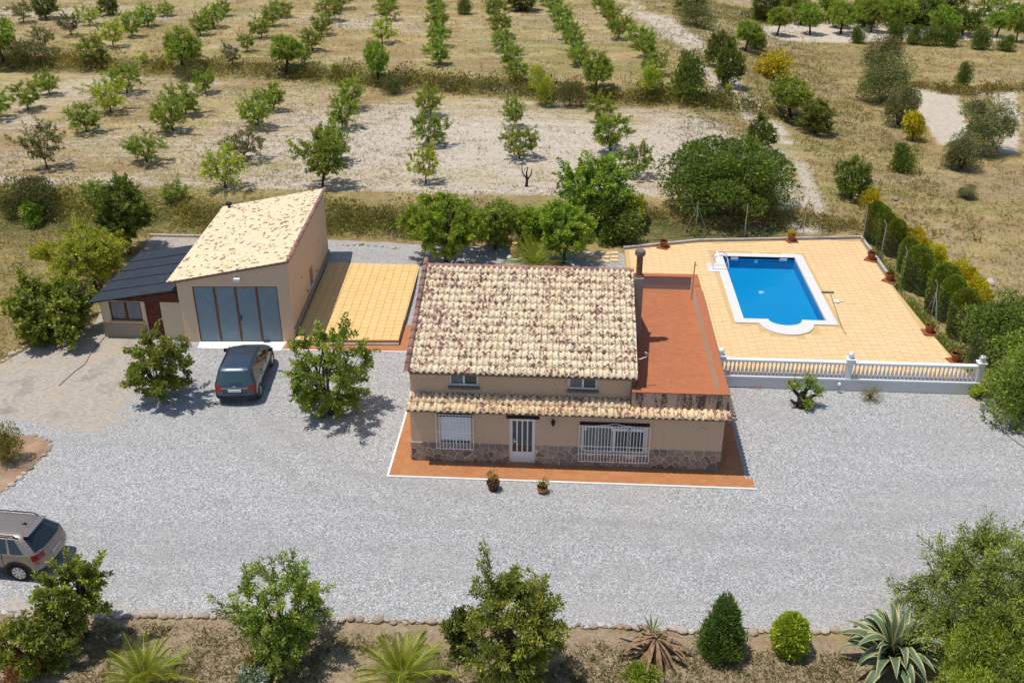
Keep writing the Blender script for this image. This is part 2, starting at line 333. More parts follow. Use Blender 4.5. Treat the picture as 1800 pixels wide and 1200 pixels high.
    s = NT('car_glass_green'); s.col((.035, .075, .075, 1)); M['car_glass_green'] = s.set(.04, 0, .9)
    M['trim'] = plain('grey_plastic_trim', (.028, .028, .03), .65)
    s = NT('tail_lamp_lens'); s.col((.33, .012, .016, 1)); M['lamp_red'] = s.set(.15, 0, .6)
    M['alloy'] = plain('alloy_rim', (.55, .55, .56), .3, metal=.8, var=.05)
    M['bluegrey'] = plain('number_plate', (.72, .73, .74), .4, var=.02)
make_materials()
# ------------------------------------------------------------------ mesh helpers
class MB:
    def __init__(s): s.v = []; s.f = []
    def add(s, vs, fs):
        n = len(s.v); s.v += [tuple(map(float, p)) for p in vs]; s.f += [tuple(i+n for i in f) for f in fs]; return s
    def box(s, x0, x1, y0, y1, z0, z1, M=None):
        vs = [Vector((x, y, z)) for z in (z0, z1) for y in (y0, y1) for x in (x0, x1)]
        if M is not None: vs = [M @ v for v in vs]
        return s.add(vs, [(0, 2, 3, 1), (4, 5, 7, 6), (0, 1, 5, 4), (2, 6, 7, 3), (0, 4, 6, 2), (1, 3, 7, 5)])
    def prism(s, poly, a, b, axis='z'):
        """a polygon swept from a to b along an axis"""
        def P(p, t): return {'z': (p[0], p[1], t), 'y': (p[0], t, p[1]), 'x': (t, p[0], p[1])}[axis]
        n = len(poly); vs = [P(p, a) for p in poly]+[P(p, b) for p in poly]
        return s.add(vs, [tuple(range(n))[::-1], tuple(range(n, 2*n))]+[(i, (i+1) % n, n+(i+1) % n, n+i) for i in range(n)])
    def tube(s, pts, rad, k=6, cap=True):
        pts = [Vector(p) for p in pts]; n = len(pts); rad = rad if hasattr(rad, '__len__') else [rad]*n
        vs = []; up0 = None
        for i, p in enumerate(pts):
            d = (pts[min(i+1, n-1)]-pts[max(i-1, 0)]); d = d.normalized() if d.length > 1e-9 else Vector((0, 0, 1))
            if up0 is None or abs(up0.dot(d)) > .98: up0 = Vector((0, 0, 1)) if abs(d.z) < .9 else Vector((1, 0, 0))
            a = d.cross(up0).normalized(); b = a.cross(d)
            up0 = b
            for j in range(k):
                t = 2*math.pi*j/k; vs.append(p+(a*math.cos(t)+b*math.sin(t))*rad[i])
        fs = [(i*k+j, i*k+(j+1) % k, (i+1)*k+(j+1) % k, (i+1)*k+j) for i in range(n-1) for j in range(k)]
        if cap: fs += [tuple(range(k))[::-1], tuple((n-1)*k+j for j in range(k))]
        return s.add(vs, fs)
    def lathe(s, prof, c=(0, 0, 0), k=16):
        vs = []; n = len(prof)
        for r, z in prof:
            for j in range(k):
                t = 2*math.pi*j/k; vs.append((c[0]+r*math.cos(t), c[1]+r*math.sin(t), c[2]+z))
        fs = [(i*k+j, i*k+(j+1) % k, (i+1)*k+(j+1) % k, (i+1)*k+j) for i in range(n-1) for j in range(k)]
        fs += [tuple(range(k))[::-1], tuple((n-1)*k+j for j in range(k))]
        return s.add(vs, fs)
    def build(s, name, mat, parent=None, smooth=False, bevel=0, **props):
        me = bpy.data.meshes.new(name); me.from_pydata(s.v, [], s.f)
        if bevel:
            bm = bmesh.new(); bm.from_mesh(me); bmesh.ops.remove_doubles(bm, verts=bm.verts, dist=1e-5)
            bmesh.ops.bevel(bm, geom=[e for e in bm.edges if len(e.link_faces) == 2 and e.calc_face_angle(0) > .6], offset=bevel, segments=2, affect='EDGES', profile=.6); bm.to_mesh(me); bm.free()
        if smooth: me.polygons.foreach_set('use_smooth', [True]*len(me.polygons))
        me.materials.append(MAT[mat]); return link(name, me, parent, **props)
def link(name, me, parent=None, loc=None, rot=None, scale=None, **props):
    o = bpy.data.objects.new(name, me); C.objects.link(o)
    if parent is not None: o.parent = parent
    if loc is not None: o.location = loc
    if rot is not None: o.rotation_euler = rot
    if scale is not None: o.scale = scale
    for k, v in props.items(): o[k] = v
    return o
def thing(name, label, cat, loc=(0, 0, 0), rotz=0., group=None, scale=None):
    o = bpy.data.objects.new(name, None); C.objects.link(o); o.empty_display_size = .2
    o.location = loc; o.rotation_euler = (0, 0, rotz)
    if scale is not None: o.scale = scale
    return tag(o, label, cat, group)
def tag(o, label, cat, group=None):
    o['label'] = label; o['category'] = cat
    if group: o['group'] = group
    return o
def dup(root, label, loc, rotz=0., scale=None, group=None):
    r = root.copy(); C.objects.link(r); r.location = loc; r.rotation_euler = (0, 0, rotz); r['label'] = label
    if scale is not None: r.scale = scale
    if group: r['group'] = group
    for ch in list(root.children):
        c = ch.copy(); C.objects.link(c); c.parent = r
        for g in list(ch.children):
            d = g.copy(); C.objects.link(d); d.parent = c
    return r
ORD = ['first', 'second', 'third', 'fourth', 'fifth', 'sixth', 'seventh', 'eighth', 'ninth', 'tenth', 'eleventh', 'twelfth', 'thirteenth', 'fourteenth', 'fifteenth', 'sixteenth', 'seventeenth', 'eighteenth', 'nineteenth', 'twentieth']
def in_poly(x, y, poly):
    x = np.asarray(x); y = np.asarray(y); r = np.zeros(x.shape, bool); n = len(poly)
    for i in range(n):
        x1, y1 = poly[i][:2]; x2, y2 = poly[(i+1) % n][:2]
        if y1 == y2: continue
        c = (y1 > y) != (y2 > y); r ^= c & (x < (x2-x1)*(y-y1)/(y2-y1)+x1)
    return r
def seg_dist(x, y, pl, closed=False):
    d = np.full(np.shape(x), 1e9); n = len(pl)
    for i in range(n if closed else n-1):
        ax, ay = pl[i][:2]; bx, by = pl[(i+1) % n][:2]; L = (bx-ax)**2+(by-ay)**2+1e-12
        t = np.clip(((x-ax)*(bx-ax)+(y-ay)*(by-ay))/L, 0, 1); d = np.minimum(d, np.hypot(x-ax-t*(bx-ax), y-ay-t*(by-ay)))
    return d
def wall_holes(mb, x0, x1, z0, z1, holes, y0, y1):
    """a wall in the xz plane from y0 (front) to y1 with rectangular openings"""
    xs = sorted({x0, x1, *[h[0] for h in holes], *[h[1] for h in holes]}); zs = sorted({z0, z1, *[h[2] for h in holes], *[h[3] for h in holes]})
    for i in range(len(xs)-1):
        for j in range(len(zs)-1):
            cx = (xs[i]+xs[i+1])/2; cz = (zs[j]+zs[j+1])/2
            if any(h[0] < cx < h[1] and h[2] < cz < h[3] for h in holes): continue
            a, b, c, d = xs[i], xs[i+1], zs[j], zs[j+1]
            mb.add([(a, y0, c), (b, y0, c), (b, y0, d), (a, y0, d)], [(0, 1, 2, 3)]); mb.add([(a, y1, c), (b, y1, c), (b, y1, d), (a, y1, d)], [(3, 2, 1, 0)])
    for a, b, c, d in holes:
        for p, q in (((a, c), (b, c)), ((b, c), (b, d)), ((b, d), (a, d)), ((a, d), (a, c))):
            mb.add([(p[0], y0, p[1]), (q[0], y0, q[1]), (q[0], y1, q[1]), (p[0], y1, p[1])], [(0, 1, 2, 3)])
    for p, q in (((x0, z0), (x1, z0)), ((x1, z0), (x1, z1)), ((x1, z1), (x0, z1)), ((x0, z1), (x0, z0))):
        mb.add([(p[0], y0, p[1]), (q[0], y0, q[1]), (q[0], y1, q[1]), (p[0], y1, p[1])], [(3, 2, 1, 0)])
    return mb
rg = random.Random(11); nr = np.random.default_rng(5)

# ------------------------------------------------------------------ ground
PALE = [G(*p) for p in ((1325, 52), (1400, 30), (1560, 25), (1700, 58), (1800, 62), (1800, 76), (1640, 70), (1480, 78), (1370, 72))]
PALE2 = [G(*p) for p in ((1592, 153), (1742, 157), (1800, 162), (1800, 280), (1640, 254), (1608, 206))]
PALE4 = [G(*p) for p in ((1682, 165), (1746, 170), (1752, 214), (1698, 216))]
PALE3 = [G(*p) for p in ((1690, 12), (1800, 0), (1800, 32), (1720, 36))]
TRACK = [G(*p) for p in ((1412, 392), (1402, 330), (1382, 275), (1345, 215), (1290, 165), (1240, 100), (1165, 40), (1085, 0))]
def build_ground():
    xs = np.concatenate([np.linspace(-900, -75, 22)[:-1], np.linspace(-75, 75, 271), np.linspace(75, 900, 22)[1:]])
    ys = np.concatenate([np.linspace(-400, -16, 14)[:-1], np.arange(-16, 58, .45), np.arange(58, 135, .8), np.linspace(136, 1400, 24)])
    X, Yv = np.meshgrid(xs, ys); Z = TZ(X, Yv)
    pool = (X > 14.3) & (X < 18.6) & (Yv > 11.2) & (Yv < 20.1); Z = np.where(in_poly(X, Yv, [(12.6, 10.0), (19.6, 10.0), (19.6, 20.9), (12.6, 20.9)]), -1.6, Z)
    yb = ybank(X); n1 = fbm(X/9, Yv/5, 21); n2 = fbm(X/3, Yv/1.6, 31)
    f1 = sm(26, 28, Yv)*(1-sm(yb-2.5, yb-1, Yv))*(1-sm(19, 23, X+.25*(Yv-30)))
    f2 = sm(yb+1, yb+3, Yv)*(1-sm(26, 32, X-.08*(Yv-50)))
    pale = f1*(np.exp(-((X-2)/20)**2-((Yv-38)/8)**2)*.66+.40+.8*(n1-.45))+f2*(.26+.8*(n1-.5))
    pale += .45*f1*sm(30, 26, Yv)+.2*f2*np.exp(-((Yv-80)/7)**2)
    td = seg_dist(X, Yv, TRACK); rut = np.minimum(abs(td-.85), 3); n3 = fbm(X/2.2, Yv/2.2, 91); pale += .7*np.exp(-(rut/.6)**2)*np.maximum(sm(.36, .58, n3), sm(44, 30, Yv)*.8)*1.1+.4*np.exp(-(td/1.9)**2)*sm(.35, .6, n1); 
    for P in (PALE, PALE2, PALE3):
        dd = seg_dist(X, Yv, P, True)+1.2*(n3-.5); ins = in_poly(X, Yv, P) & ~in_poly(X, Yv, PALE4); pale += np.where(ins, 1.2*sm(0, .8, dd), 0)
    b1 = np.exp(-((Yv-23.5)/2.4)**2)*(1-sm(18, 24, X)); b2 = np.exp(-((Yv-yb)/2.)**2)*(1-sm(24, 30, X))
    green = .75*b1+.6*b2+.35*(n1-.42)+.28*f2*(n2-.4)
    green += .30*sm(25, 32, X)*sm(.4, .6, fbm(X/6, Yv/6, 51))
    green += .3*sm(-17, -20, X)*(1-sm(20, 24, Yv))*sm(.45, .6, n1)
    earth = .15*n1+.85*sm(-8.3, -8.9, Yv)*sm(-16, -15, X)
    green += sm(-8.6, -9.4, Yv)*(.75*sm(.48, .62, fbm(X/2.2, Yv/1.5, 61))-.1)
    earth += .35*sm(23, 26, X)*sm(.5, .65, n1)
    pale += .3*sm(-17.5, -19, X)*np.exp(-((Yv-9)/3)**2)
    nx, ny = len(xs), len(ys); V = np.stack([X, Yv, Z], -1).reshape(-1, 3)
    idx = np.arange(nx*ny).reshape(ny, nx); F = np.stack([idx[:-1, :-1], idx[:-1, 1:], idx[1:, 1:], idx[1:, :-1]], -1).reshape(-1, 4)
    me = mesh_np('ground', V, F)
    ca = me.color_attributes.new('zone', 'FLOAT_COLOR', 'POINT')
    col = np.stack([np.clip(pale, 0, 1), np.clip(green, 0, 1), np.clip(earth, 0, 1), np.ones_like(pale)], -1).reshape(-1)
    ca.data.foreach_set('color', col.astype(np.float32)); me.polygons.foreach_set('use_smooth', [True]*len(me.polygons))
    me.materials.append(MAT['ground']); link('ground', me, kind='structure')
def mesh_np(name, V, F):
    me = bpy.data.meshes.new(name); V = np.asarray(V, np.float32); F = np.asarray(F, np.int32); k = F.shape[1]
    me.vertices.add(len(V)); me.vertices.foreach_set('co', V.reshape(-1)); me.loops.add(F.size); me.loops.foreach_set('vertex_index', F.reshape(-1))
    me.polygons.add(len(F)); me.polygons.foreach_set('loop_start', np.arange(0, F.size, k, dtype=np.int32)); me.update(calc_edges=True); me.validate(); return me
build_ground()
YARD = [(-30, -8.95), (-18, -9.05), (-8, -8.85), (0, -8.7), (8, -8.5), (15, -8.15), (30, -7.6), (28, 0), (24.5, 3.5), (23.5, 5.8), (23.3, 6.55), (12, 6.6), (12, 11.3), (9.3, 11.4), (9.2, 20.2), (3, 20.6), (-3.8, 20.9), (-7, 21.1), (-15.6, 21.3), (-18.2, 21.1), (-18.2, 15), (-17.2, 10.8), (-19, 8.7), (-19.8, 6.4), (-24, 4.2), (-30, 3)]
def sheet(name, poly, mat, dz, cell, dirt=None):
    P = np.array(poly); x0, y0 = P.min(0); x1, y1 = P.max(0); xs = np.arange(x0-cell, x1+cell*2, cell); ys = np.arange(y0-cell, y1+cell*2, cell)
    X, Yv = np.meshgrid(xs, ys); ins = in_poly(X, Yv, poly)
    # pull outside corners of border cells onto the outline
    n = len(poly); bx = X.copy(); by = Yv.copy(); best = np.full(X.shape, 1e9)
    for i in range(n):
        ax, ay = poly[i]; cx, cy = poly[(i+1) % n]; L = (cx-ax)**2+(cy-ay)**2
        t = np.clip(((X-ax)*(cx-ax)+(Yv-ay)*(cy-ay))/L, 0, 1); qx = ax+t*(cx-ax); qy = ay+t*(cy-ay); d = np.hypot(X-qx, Yv-qy)
        m = d < best; best = np.where(m, d, best); bx = np.where(m & ~ins, qx, bx); by = np.where(m & ~ins, qy, by)
    wob = (fbm(bx*1.3, by*1.3, 77)-.5)*.35; 
    X2 = np.where(ins, X, bx+wob*(~ins)); Y2 = np.where(ins, Yv, by+wob*(~ins))
    nx, ny = len(xs), len(ys); idx = np.arange(nx*ny).reshape(ny, nx)
    a = ins.astype(int); keep = (a[:-1, :-1]+a[:-1, 1:]+a[1:, 1:]+a[1:, :-1]) > 0
    F = np.stack([idx[:-1, :-1], idx[:-1, 1:], idx[1:, 1:], idx[1:, :-1]], -1)[keep]
    V = np.stack([X2, Y2, TZ(X2, Y2)+dz], -1).reshape(-1, 3)
    used = np.unique(F); mp = np.full(len(V), -1); mp[used] = np.arange(len(used)); V2 = V[used]; me = mesh_np(name, V2, mp[F])
    if dirt is not None:
        at = me.attributes.new('dirt', 'FLOAT', 'POINT'); at.data.foreach_set('value', np.clip(dirt(V2[:, 0], V2[:, 1]), 0, 1.5).astype(np.float32))
        wa = np.zeros(len(V2))
        for pl in ([(30, -4.2), (12, -5.2), (0, -4.6), (-12, -5.6), (-30, -6)], [(20, -5), (6, -4), (-3, -1.5), (-7.5, 2.5), (-8.2, 8.5)], [(30, -1), (20, -3), (8, -5.5), (-8, -6.4), (-30, -6.6)]):
            dd = seg_dist(V2[:, 0], V2[:, 1], pl); wa = np.maximum(wa, np.exp(-((dd-.75)/.3)**2))
        at = me.attributes.new('wear', 'FLOAT', 'POINT'); at.data.foreach_set('value', wa.astype(np.float32))
    me.polygons.foreach_set('use_smooth', [True]*len(me.polygons)); me.materials.append(MAT[mat]); return link(name, me, kind='structure')
def yard_dirt(x, y):
    d = 1.15*sm(-11.5, -14.5, x+.15*(y-5))*sm(.6, 2.2, y+.25*(x+14))*(1-.75*sm(11, 14, y))
    d += .62*sm(-7.9, -8.7, y+.03*(x+8)-.0)*1. 
    d += .35*np.exp(-((y-20.8)/.6)**2)+1.1*sm(-12.5, -14, x)*sm(13, 15, y)
    d += .5*np.exp(-((x-23)/1.)**2)*sm(3, 6, y)
    return d
sheet('gravel_yard', YARD, 'gravel', .03, .3, yard_dirt)

# ------------------------------------------------------------------ main house
HOUSE = thing('house', 'main rendered country house with mottled cream tile roof, stone skirting and roof terrace', 'house')
HW = 11.67
def build_house():
    H = HOUSE
    WL = (1.08, 2.32, .78, 2.12); DR = (3.72, 4.70, 0.02, 2.06); WR = (6.44, 8.86, .64, 1.88); 
    VN = []
    mb = MB(); wall_holes(mb, 0, HW, -.05, 2.58, [WL, DR, WR], 0, .22); mb.build('wall', 'wall', H)
    UL = (1.46, 2.53, 3.10, 3.60); UR = (5.89, 6.95, 3.10, 3.62)
    mb = MB(); wall_holes(mb, -.02, 8.2, 2.5, 3.74, [UL, UR], .5, .72); mb.build('wall', 'wall', H)
    gab = [(0.22, -.05), (0.22, 2.58), (.72, 2.7), (.72, 3.74), (5.9, 5.42), (11.0, 2.62), (11.0, -.05)]
    MB().prism(gab, 0, .22, 'x').build('wall', 'wall', H)
    gr = [(.72, 2.5), (.72, 3.74), (5.9, 5.42), (11.0, 2.62), (11.0, 2.4)]
    MB().prism(gr, 7.98, 8.2, 'x').build('wall', 'wall', H)
    MB().box(HW-.22, HW, .22, 10.95, -.05, 2.62).build('wall', 'wall', H)
    MB().box(.22, HW-.22, 10.75, 10.95, -.05, 2.44).build('wall', 'wall', H)
    MB().box(.3, HW-.3, .4, 10.7, -.04, .0).build('floor', 'concrete', H)
    # terrace
    MB().box(8.2, 11.42, .28, 10.62, 2.45, 2.70).build('terrace_floor', 'terra_roof', H)
    MB().box(11.42, 11.66, .28, 10.62, 2.45, 3.3).build('parapet', 'strip_beige', H)
    MB().box(8.22, 11.68, .06, .28, 2.55, 3.3).build('parapet', 'stained', H)
    MB().box(8.20, 11.66, 10.62, 10.85, 2.45, 3.3).build('parapet', 'parapet_rough', H)
    MB().box(8.21, 11.425, .03, .33, 3.3, 3.35).build('coping', 'coping', H, bevel=.01)
    MB().box(11.425, 11.74, .03, 10.92, 3.3, 3.352).build('coping', 'coping', H, bevel=.01)
    MB().box(8.6, 11.425, 10.60, 10.92, 3.3, 3.351).build('coping', 'coping', H, bevel=.01)
    # main roof
    sl = math.atan2(5.62-3.80, 5.9-.2); ln = math.hypot(5.62-3.80, 5.7); ca, sa = math.cos(sl), math.sin(sl)
    rf = MB().prism([(.2, 3.78), (.2, 3.71), (5.9, 5.53), (11.3, 2.54), (11.3, 2.61), (5.9, 5.6)], .02, 8.4, 'x').build('roof', 'roof_bed', H)
    NC, NR = 36, 14; pw = 8.37/NC; pl = ln/NR
    def tile_mesh(name, wid, length, amp, mat, k=7):
        """an S-shaped clay tile: x across, y up the slope, lower end proud of the row below"""
        vs = []; L = length*1.12
        for (y, lift) in ((0, .046), (L, .0)):
            for j in range(k+1):
                u = j/k; z = amp*(math.sin(math.pi*min(u/.62, 1)) if u < .62 else -.32*math.sin(math.pi*(u-.62)/.38)); vs.append((u*wid-.5*wid, y, z+lift))
        for j in range(k+1): x, y, z = vs[j]; vs.append((x, .004, z-.04))
        fs = [(j, j+1, k+1+j+1, k+1+j) for j in range(k)]+[(2*(k+1)+j, 2*(k+1)+j+1, j+1, j) for j in range(k)]
        me = bpy.data.meshes.new(name); me.from_pydata(vs, [], fs); me.polygons.foreach_set('use_smooth', [f < k for f in range(2*k)]); me.materials.append(MAT[mat]); return me
    def joined(me, mats, name, mat, parent, **p):
        vs = [v.co.copy() for v in me.vertices]; fs = [tuple(q.vertices) for q in me.polygons]; mb = MB()
        for M in mats: mb.add([M @ v for v in vs], fs)
        o = mb.build(name, mat, parent, **p); o.data.polygons.foreach_set('use_smooth', [q.use_smooth for q in me.polygons]*len(mats)); return o
    tm = tile_mesh('roof_tile', pw*1.04, pl, .068, 'tile')
    rest = []
    for r in range(NR):
        for c in range(NC):
            t = r*pl-.045; jx = rg.uniform(-.006, .006); M = Matrix.Translation((.03+pw*(c+.5)+jx, .2+t*ca, 3.80+t*sa+.012)) @ Matrix.Rotation(sl, 4, 'X') @ Matrix.Rotation(rg.uniform(-.018, .018), 4, 'Z')
            if r < 6: o = link('roof_tile', tm, rf); o.matrix_local = M
            else: rest.append(M)
    joined(tm, rest, 'roof_tile', 'tile', rf, kind='stuff')
    bl = math.atan2(2.99, 5.4); cb, sb = math.cos(bl), math.sin(bl)
    back = [Matrix.Translation((.03+pw*(c+.5), 11.3-r*.6*cb, 2.61+r*.6*sb)) @ Matrix.Rotation(math.pi, 4, 'Z') @ Matrix.Rotation(bl, 4, 'X') @ Matrix.Scale(1.45, 4, (0, 1, 0)) for r in range(10) for c in range(NC)]
    joined(tm, back, 'back_roof_tile', 'tile', rf, kind='stuff')
    def half_round(name, L, r, mat):
        vs = []; k = 7
        for y, rr, lift in ((0, r*1.08, .02), (L*1.1, r*.92, 0)):
            for j in range(k): a = math.pi*j/(k-1); vs.append((rr*math.cos(a), y, rr*math.sin(a)*.9+lift))
        for j in range(k): a = math.pi*j/(k-1); vs.append((r*.86*math.cos(a), .003, r*.7*math.sin(a)+.02))
        fs = [(j, k+j, k+j+1, j+1) for j in range(k-1)]+[(2*k+j, j, j+1, 2*k+j+1) for j in range(k-1)]
        me = bpy.data.meshes.new(name); me.from_pydata(vs, [], fs); me.polygons.foreach_set('use_smooth', [i < k-1 for i in range(len(fs))]); me.materials.append(MAT[mat]); return me
    vm = half_round('verge_tile', pl, .105, 'tile_verge')
    for r in range(NR+1):
        t = r*pl-.06; o = link('verge_tile', vm, rf); o.matrix_local = Matrix.Translation((-.085, .2+t*ca, 3.80+t*sa+.02)) @ Matrix.Rotation(sl, 4, 'X')
    rm = half_round('ridge_tile', .4, .12, 'tile_verge')
    for i in range(21):
        o = link('ridge_tile', rm, rf); o.matrix_local = Matrix.Translation((-.1+i*.405, 5.92, 5.60)) @ Matrix.Rotation(-math.pi/2, 4, 'Z')
    # lean-to roof over the front wall
    s2 = math.atan2(.27, .88); c2, n2 = math.cos(s2), math.sin(s2); p2 = 11.86/49
    lt = MB().prism([(-.38, 2.49), (-.38, 2.44), (.5, 2.72), (.5, 2.77)], -.06, HW+.14, 'x').build('lean_to_roof', 'roof_bed', H)
    t2 = tile_mesh('roof_tile', p2*1.04, .46, .07, 'tile_low')
    for r in range(2):
        for c in range(49):
            x = -.05+p2*(c+.5)
            if r == 1 and x > 8.15: continue
            t = r*.44-.05; o = link('roof_tile', t2, lt)
            o.matrix_local = Matrix.Translation((x+rg.uniform(-.006, .006), -.38+t*c2, 2.50+t*n2+.01)) @ Matrix.Rotation(s2, 4, 'X') @ Matrix.Rotation(rg.uniform(-.03, .03), 4, 'Z')
    side = [Matrix.Translation((HW+.34, y, 2.47)) @ Matrix.Rotation(math.pi/2, 4, 'Z') @ Matrix.Rotation(.36, 4, 'X') for y in np.arange(-.25, 10.8, .24)]
    joined(t2, side, 'side_eave_tile', 'tile_low', lt, kind='stuff')
    # stone skirting, stone by stone
    pz = .90
    mb = MB()
    for a, b in ((0, 3.70), (4.72, HW)): 
        hs = [h for h in (WL, WR) if a < h[0] < b]; wall_holes(mb, a, b, 0, pz, [(h[0], h[1], h[2], pz+.001) for h in hs], -.015, 0)
    mb.box(-.015, 0, -.015, 2.0, 0, pz)
    sk = mb.build('stone_skirting', 'mortar', H)
    seeds = []
    for j in range(5):
        for i in range(40):
            seeds.append(((i+.5+.5*(j % 2)+rg.uniform(-.45, .45))*HW/40, (j+.5+rg.uniform(-.42, .42))*pz/5))
    seeds = [s for s in seeds if rg.random() > .22]
    def clip(poly, px, py, nx, ny):
        out = []
        for i in range(len(poly)):
            a, b = poly[i], poly[(i+1) % len(poly)]; da = (a[0]-px)*nx+(a[1]-py)*ny; db = (b[0]-px)*nx+(b[1]-py)*ny
            if da <= 0: out.append(a)
            if (da < 0) != (db < 0) and abs(da-db) > 1e-12: t = da/(da-db); out.append((a[0]+t*(b[0]-a[0]), a[1]+t*(b[1]-a[1])))
        return out
    for i, (sx, sz) in enumerate(seeds):
        poly = [(max(0, sx-.5), .01), (min(HW, sx+.5), .01), (min(HW, sx+.5), pz-.01), (max(0, sx-.5), pz-.01)]
        for k, (qx, qz) in enumerate(seeds):
            if k == i or abs(qx-sx) > 1: continue
            nx, nz = qx-sx, qz-sz; L = math.hypot(nx, nz); nx /= L; nz /= L; gap = .013
            poly = clip(poly, (sx+qx)/2-nx*gap, (sz+qz)/2-nz*gap, nx, nz)
            if len(poly) < 3: break
        for h in (WL, DR, WR):
            x0, x1, z0, z1 = h
            if len(poly) < 3: break
            if sz > z0-.02 or h is DR:
                if sx < x0: poly = clip(poly, x0-.015, 0, 1, 0)
                elif sx > x1: poly = clip(poly, x1+.015, 0, -1, 0)
                elif sz < z0: poly = clip(poly, 0, z0-.02, 0, 1)
                else: poly = []
            elif x0-.5 < sx < x1+.5: 
                if x0-.02 < sx < x1+.02: poly = clip(poly, 0, z0-.02, 0, 1)
        if len(poly) < 3: continue
        cx = sum(p[0] for p in poly)/len(poly); cz = sum(p[1] for p in poly)/len(poly); n = len(poly)
        if max(p[0] for p in poly)-min(p[0] for p in poly) < .06: continue
        d = rg.uniform(.03, .055); tl = rg.uniform(-.012, .012)
        vs = [(p[0], -.014, p[1]) for p in poly]+[(p[0]+(cx-p[0])*.12, -d+tl*((p[0]-cx)/.2), p[1]+(cz-p[1])*.12) for p in poly]
        MB().add(vs, [tuple(range(n, 2*n))]+[(k, (k+1) % n, n+(k+1) % n, n+k) for k in range(n)]).build('cladding_stone', 'stone', sk)
    for i in range(14):
        j, k = i % 3, i//3; y0 = .03+k*.4+.15*(j % 2); 
        MB().box(-.05-rg.uniform(0, .015), -.014, y0, y0+rg.uniform(.3, .37), .02+j*.3, .28+j*.3).build('cladding_stone', 'stone', sk, bevel=.015)
    # door
    d = MB(); x0, x1, z0, z1 = DR
    d.box(x0, x0+.07, .07, .13, z0, z1); d.box(x1-.07, x1, .07, .13, z0, z1); d.box(x0+.07, x1-.07, .07, .13, z1-.06, z1)
    dr = d.build('door', 'white', H)
    d = MB(); a, b = x0+.07, x1-.07; st = [a+.02, a+.02+.0, b]
    ws = (b-a-.05*5)/4
    d.box(a, b, .075, .115, z0, .55); d.box(a, b, .075, .115, 1.92, z1-.06)
    for k in range(5): d.box(a+k*(ws+.05), a+k*(ws+.05)+.05, .075, .115, .55, 1.92)
    d.build('door_leaf', 'white', dr)
    for k in range(4): MB().box(a+.05+k*(ws+.05), a+(k+1)*(ws+.05), .09, .1, .55, 1.92).build('pane', 'glass', dr)
    MB().box(a+.1, a+.2, .03, .06, 1.02, 1.05).box(a+.1, a+.13, .055, .08, .98, 1.12).build('handle', 'chrome', dr)
    MB().box(3.62, 4.84, -.05, .04, 2.07, 2.20).build('lintel', 'wood_dark', H, bevel=.015)
    MB().box(1.02, 2.38, -.03, .04, 2.06, 2.22).build('lintel', 'wood_dark', H, bevel=.015)
    MB().box(6.36, 8.94, -.03, .04, 1.86, 2.03).build('lintel', 'wood_dark', H, bevel=.015)
    MB().box(3.66, 4.76, -.12, .07, .0, .05).build('doorstep', 'concrete', H)
    # windows
    def window(x0, x1, z0, z1, y, fr, glass, n=2, inner='white', curtain=False):
        m = MB(); m.box(x0, x1, y, y+.06, z0, z0+fr); m.box(x0, x1, y, y+.06, z1-fr, z1); m.box(x0, x0+fr, y, y+.06, z0+fr, z1-fr); m.box(x1-fr, x1, y, y+.06, z0+fr, z1-fr)
        cw = (x1-x0-2*fr)/n
        for k in range(1, n): m.box(x0+fr+k*cw-fr*.6, x0+fr+k*cw+fr*.6, y+.005, y+.055, z0+fr, z1-fr)
        wo = m.build('window', inner, H)
        for k in range(n): MB().box(x0+fr+k*cw, x0+fr+(k+1)*cw, y+.025, y+.035, z0+fr, z1-fr).build('pane', glass if not (curtain and k == 0) else 'glass_curtain', wo)
        return wo
    for q in (UL, UR):
        window(*q, .56, .06, 'glass', 2, curtain=True)
        MB().box(q[0]-.05, q[1]+.06, .40, .5, q[2]-.09, q[2]-.002).build('sill', 'cap_grey', H)
    wo = window(WR[0], WR[1], WR[2], WR[3], .08, .09, 'glass', 2)
    MB().box(6.62, 7.56, .075, .12, .78, 1.72).box(7.60, 8.72, .07, .11, 1.74, 1.80).build('sash', 'glass_curtain', wo)
    MB().box(WR[0]+.1, WR[1]-.1, .078, .13, 1.60, 1.78).build('blind_box', 'white', wo)
    m = MB()
    for xx in (7.02, 8.2): m.tube([(xx+.05*math.sin(zz*20), .10, .75+zz) for zz in np.linspace(0, 1, 8)], .05, 6)
    m.build('curtain', 'curtain', wo)
    ws_ = window(WL[0], WL[1], WL[2], WL[3], .10, .05, 'glass', 2)
    m = MB()
    for k in range(16): m.box(WL[0]+.04, WL[1]-.04, .07+.004*(k % 2), .09, .98+k*.07, .98+k*.07+.066)
    m.build('roller_blind', 'white_shutter', ws_)
    # iron grilles in front of the two lower windows
    def grille(x0, x1, z0, z1, n, mid, peak):
        y = -.11; g = MB()
        for z in [z0, z1]+mid: g.box(x0, x1, y-.008, y+.008, z-.012, z+.012)
        for x in (x0, x1):
            for z in (z0, z1-.1): g.box(x-.01, x+.01, y, .0, z-.012, z+.012)
        go = g.build('window_grille', 'white', H)
        for k in range(n+1):
            x = x0+(x1-x0)*k/n; MB().box(x-.011, x+.011, y-.017, y+.003, z0-.02, z1+.02).build('bar', 'white', go)
        if peak:
            c = (x0+x1)/2; MB().tube([(x0+.5, y, z1), (c-.3, y, z1+.05), (c, y, z1+.12), (c+.3, y, z1+.05), (x1-.5, y, z1)], .012, 5).build('arch_bar', 'white', go)
        return go
    grille(.98, 2.38, .70, 2.20, 11, [1.45], False); grille(6.34, 8.97, .34, 1.92, 22, [.68, 1.02], True)
    # wall lantern, meter plate, vents, pipe
    l = MB().box(5.34, 5.38, -.02, 0, 1.82, 2.08).build('lantern', 'iron', H)
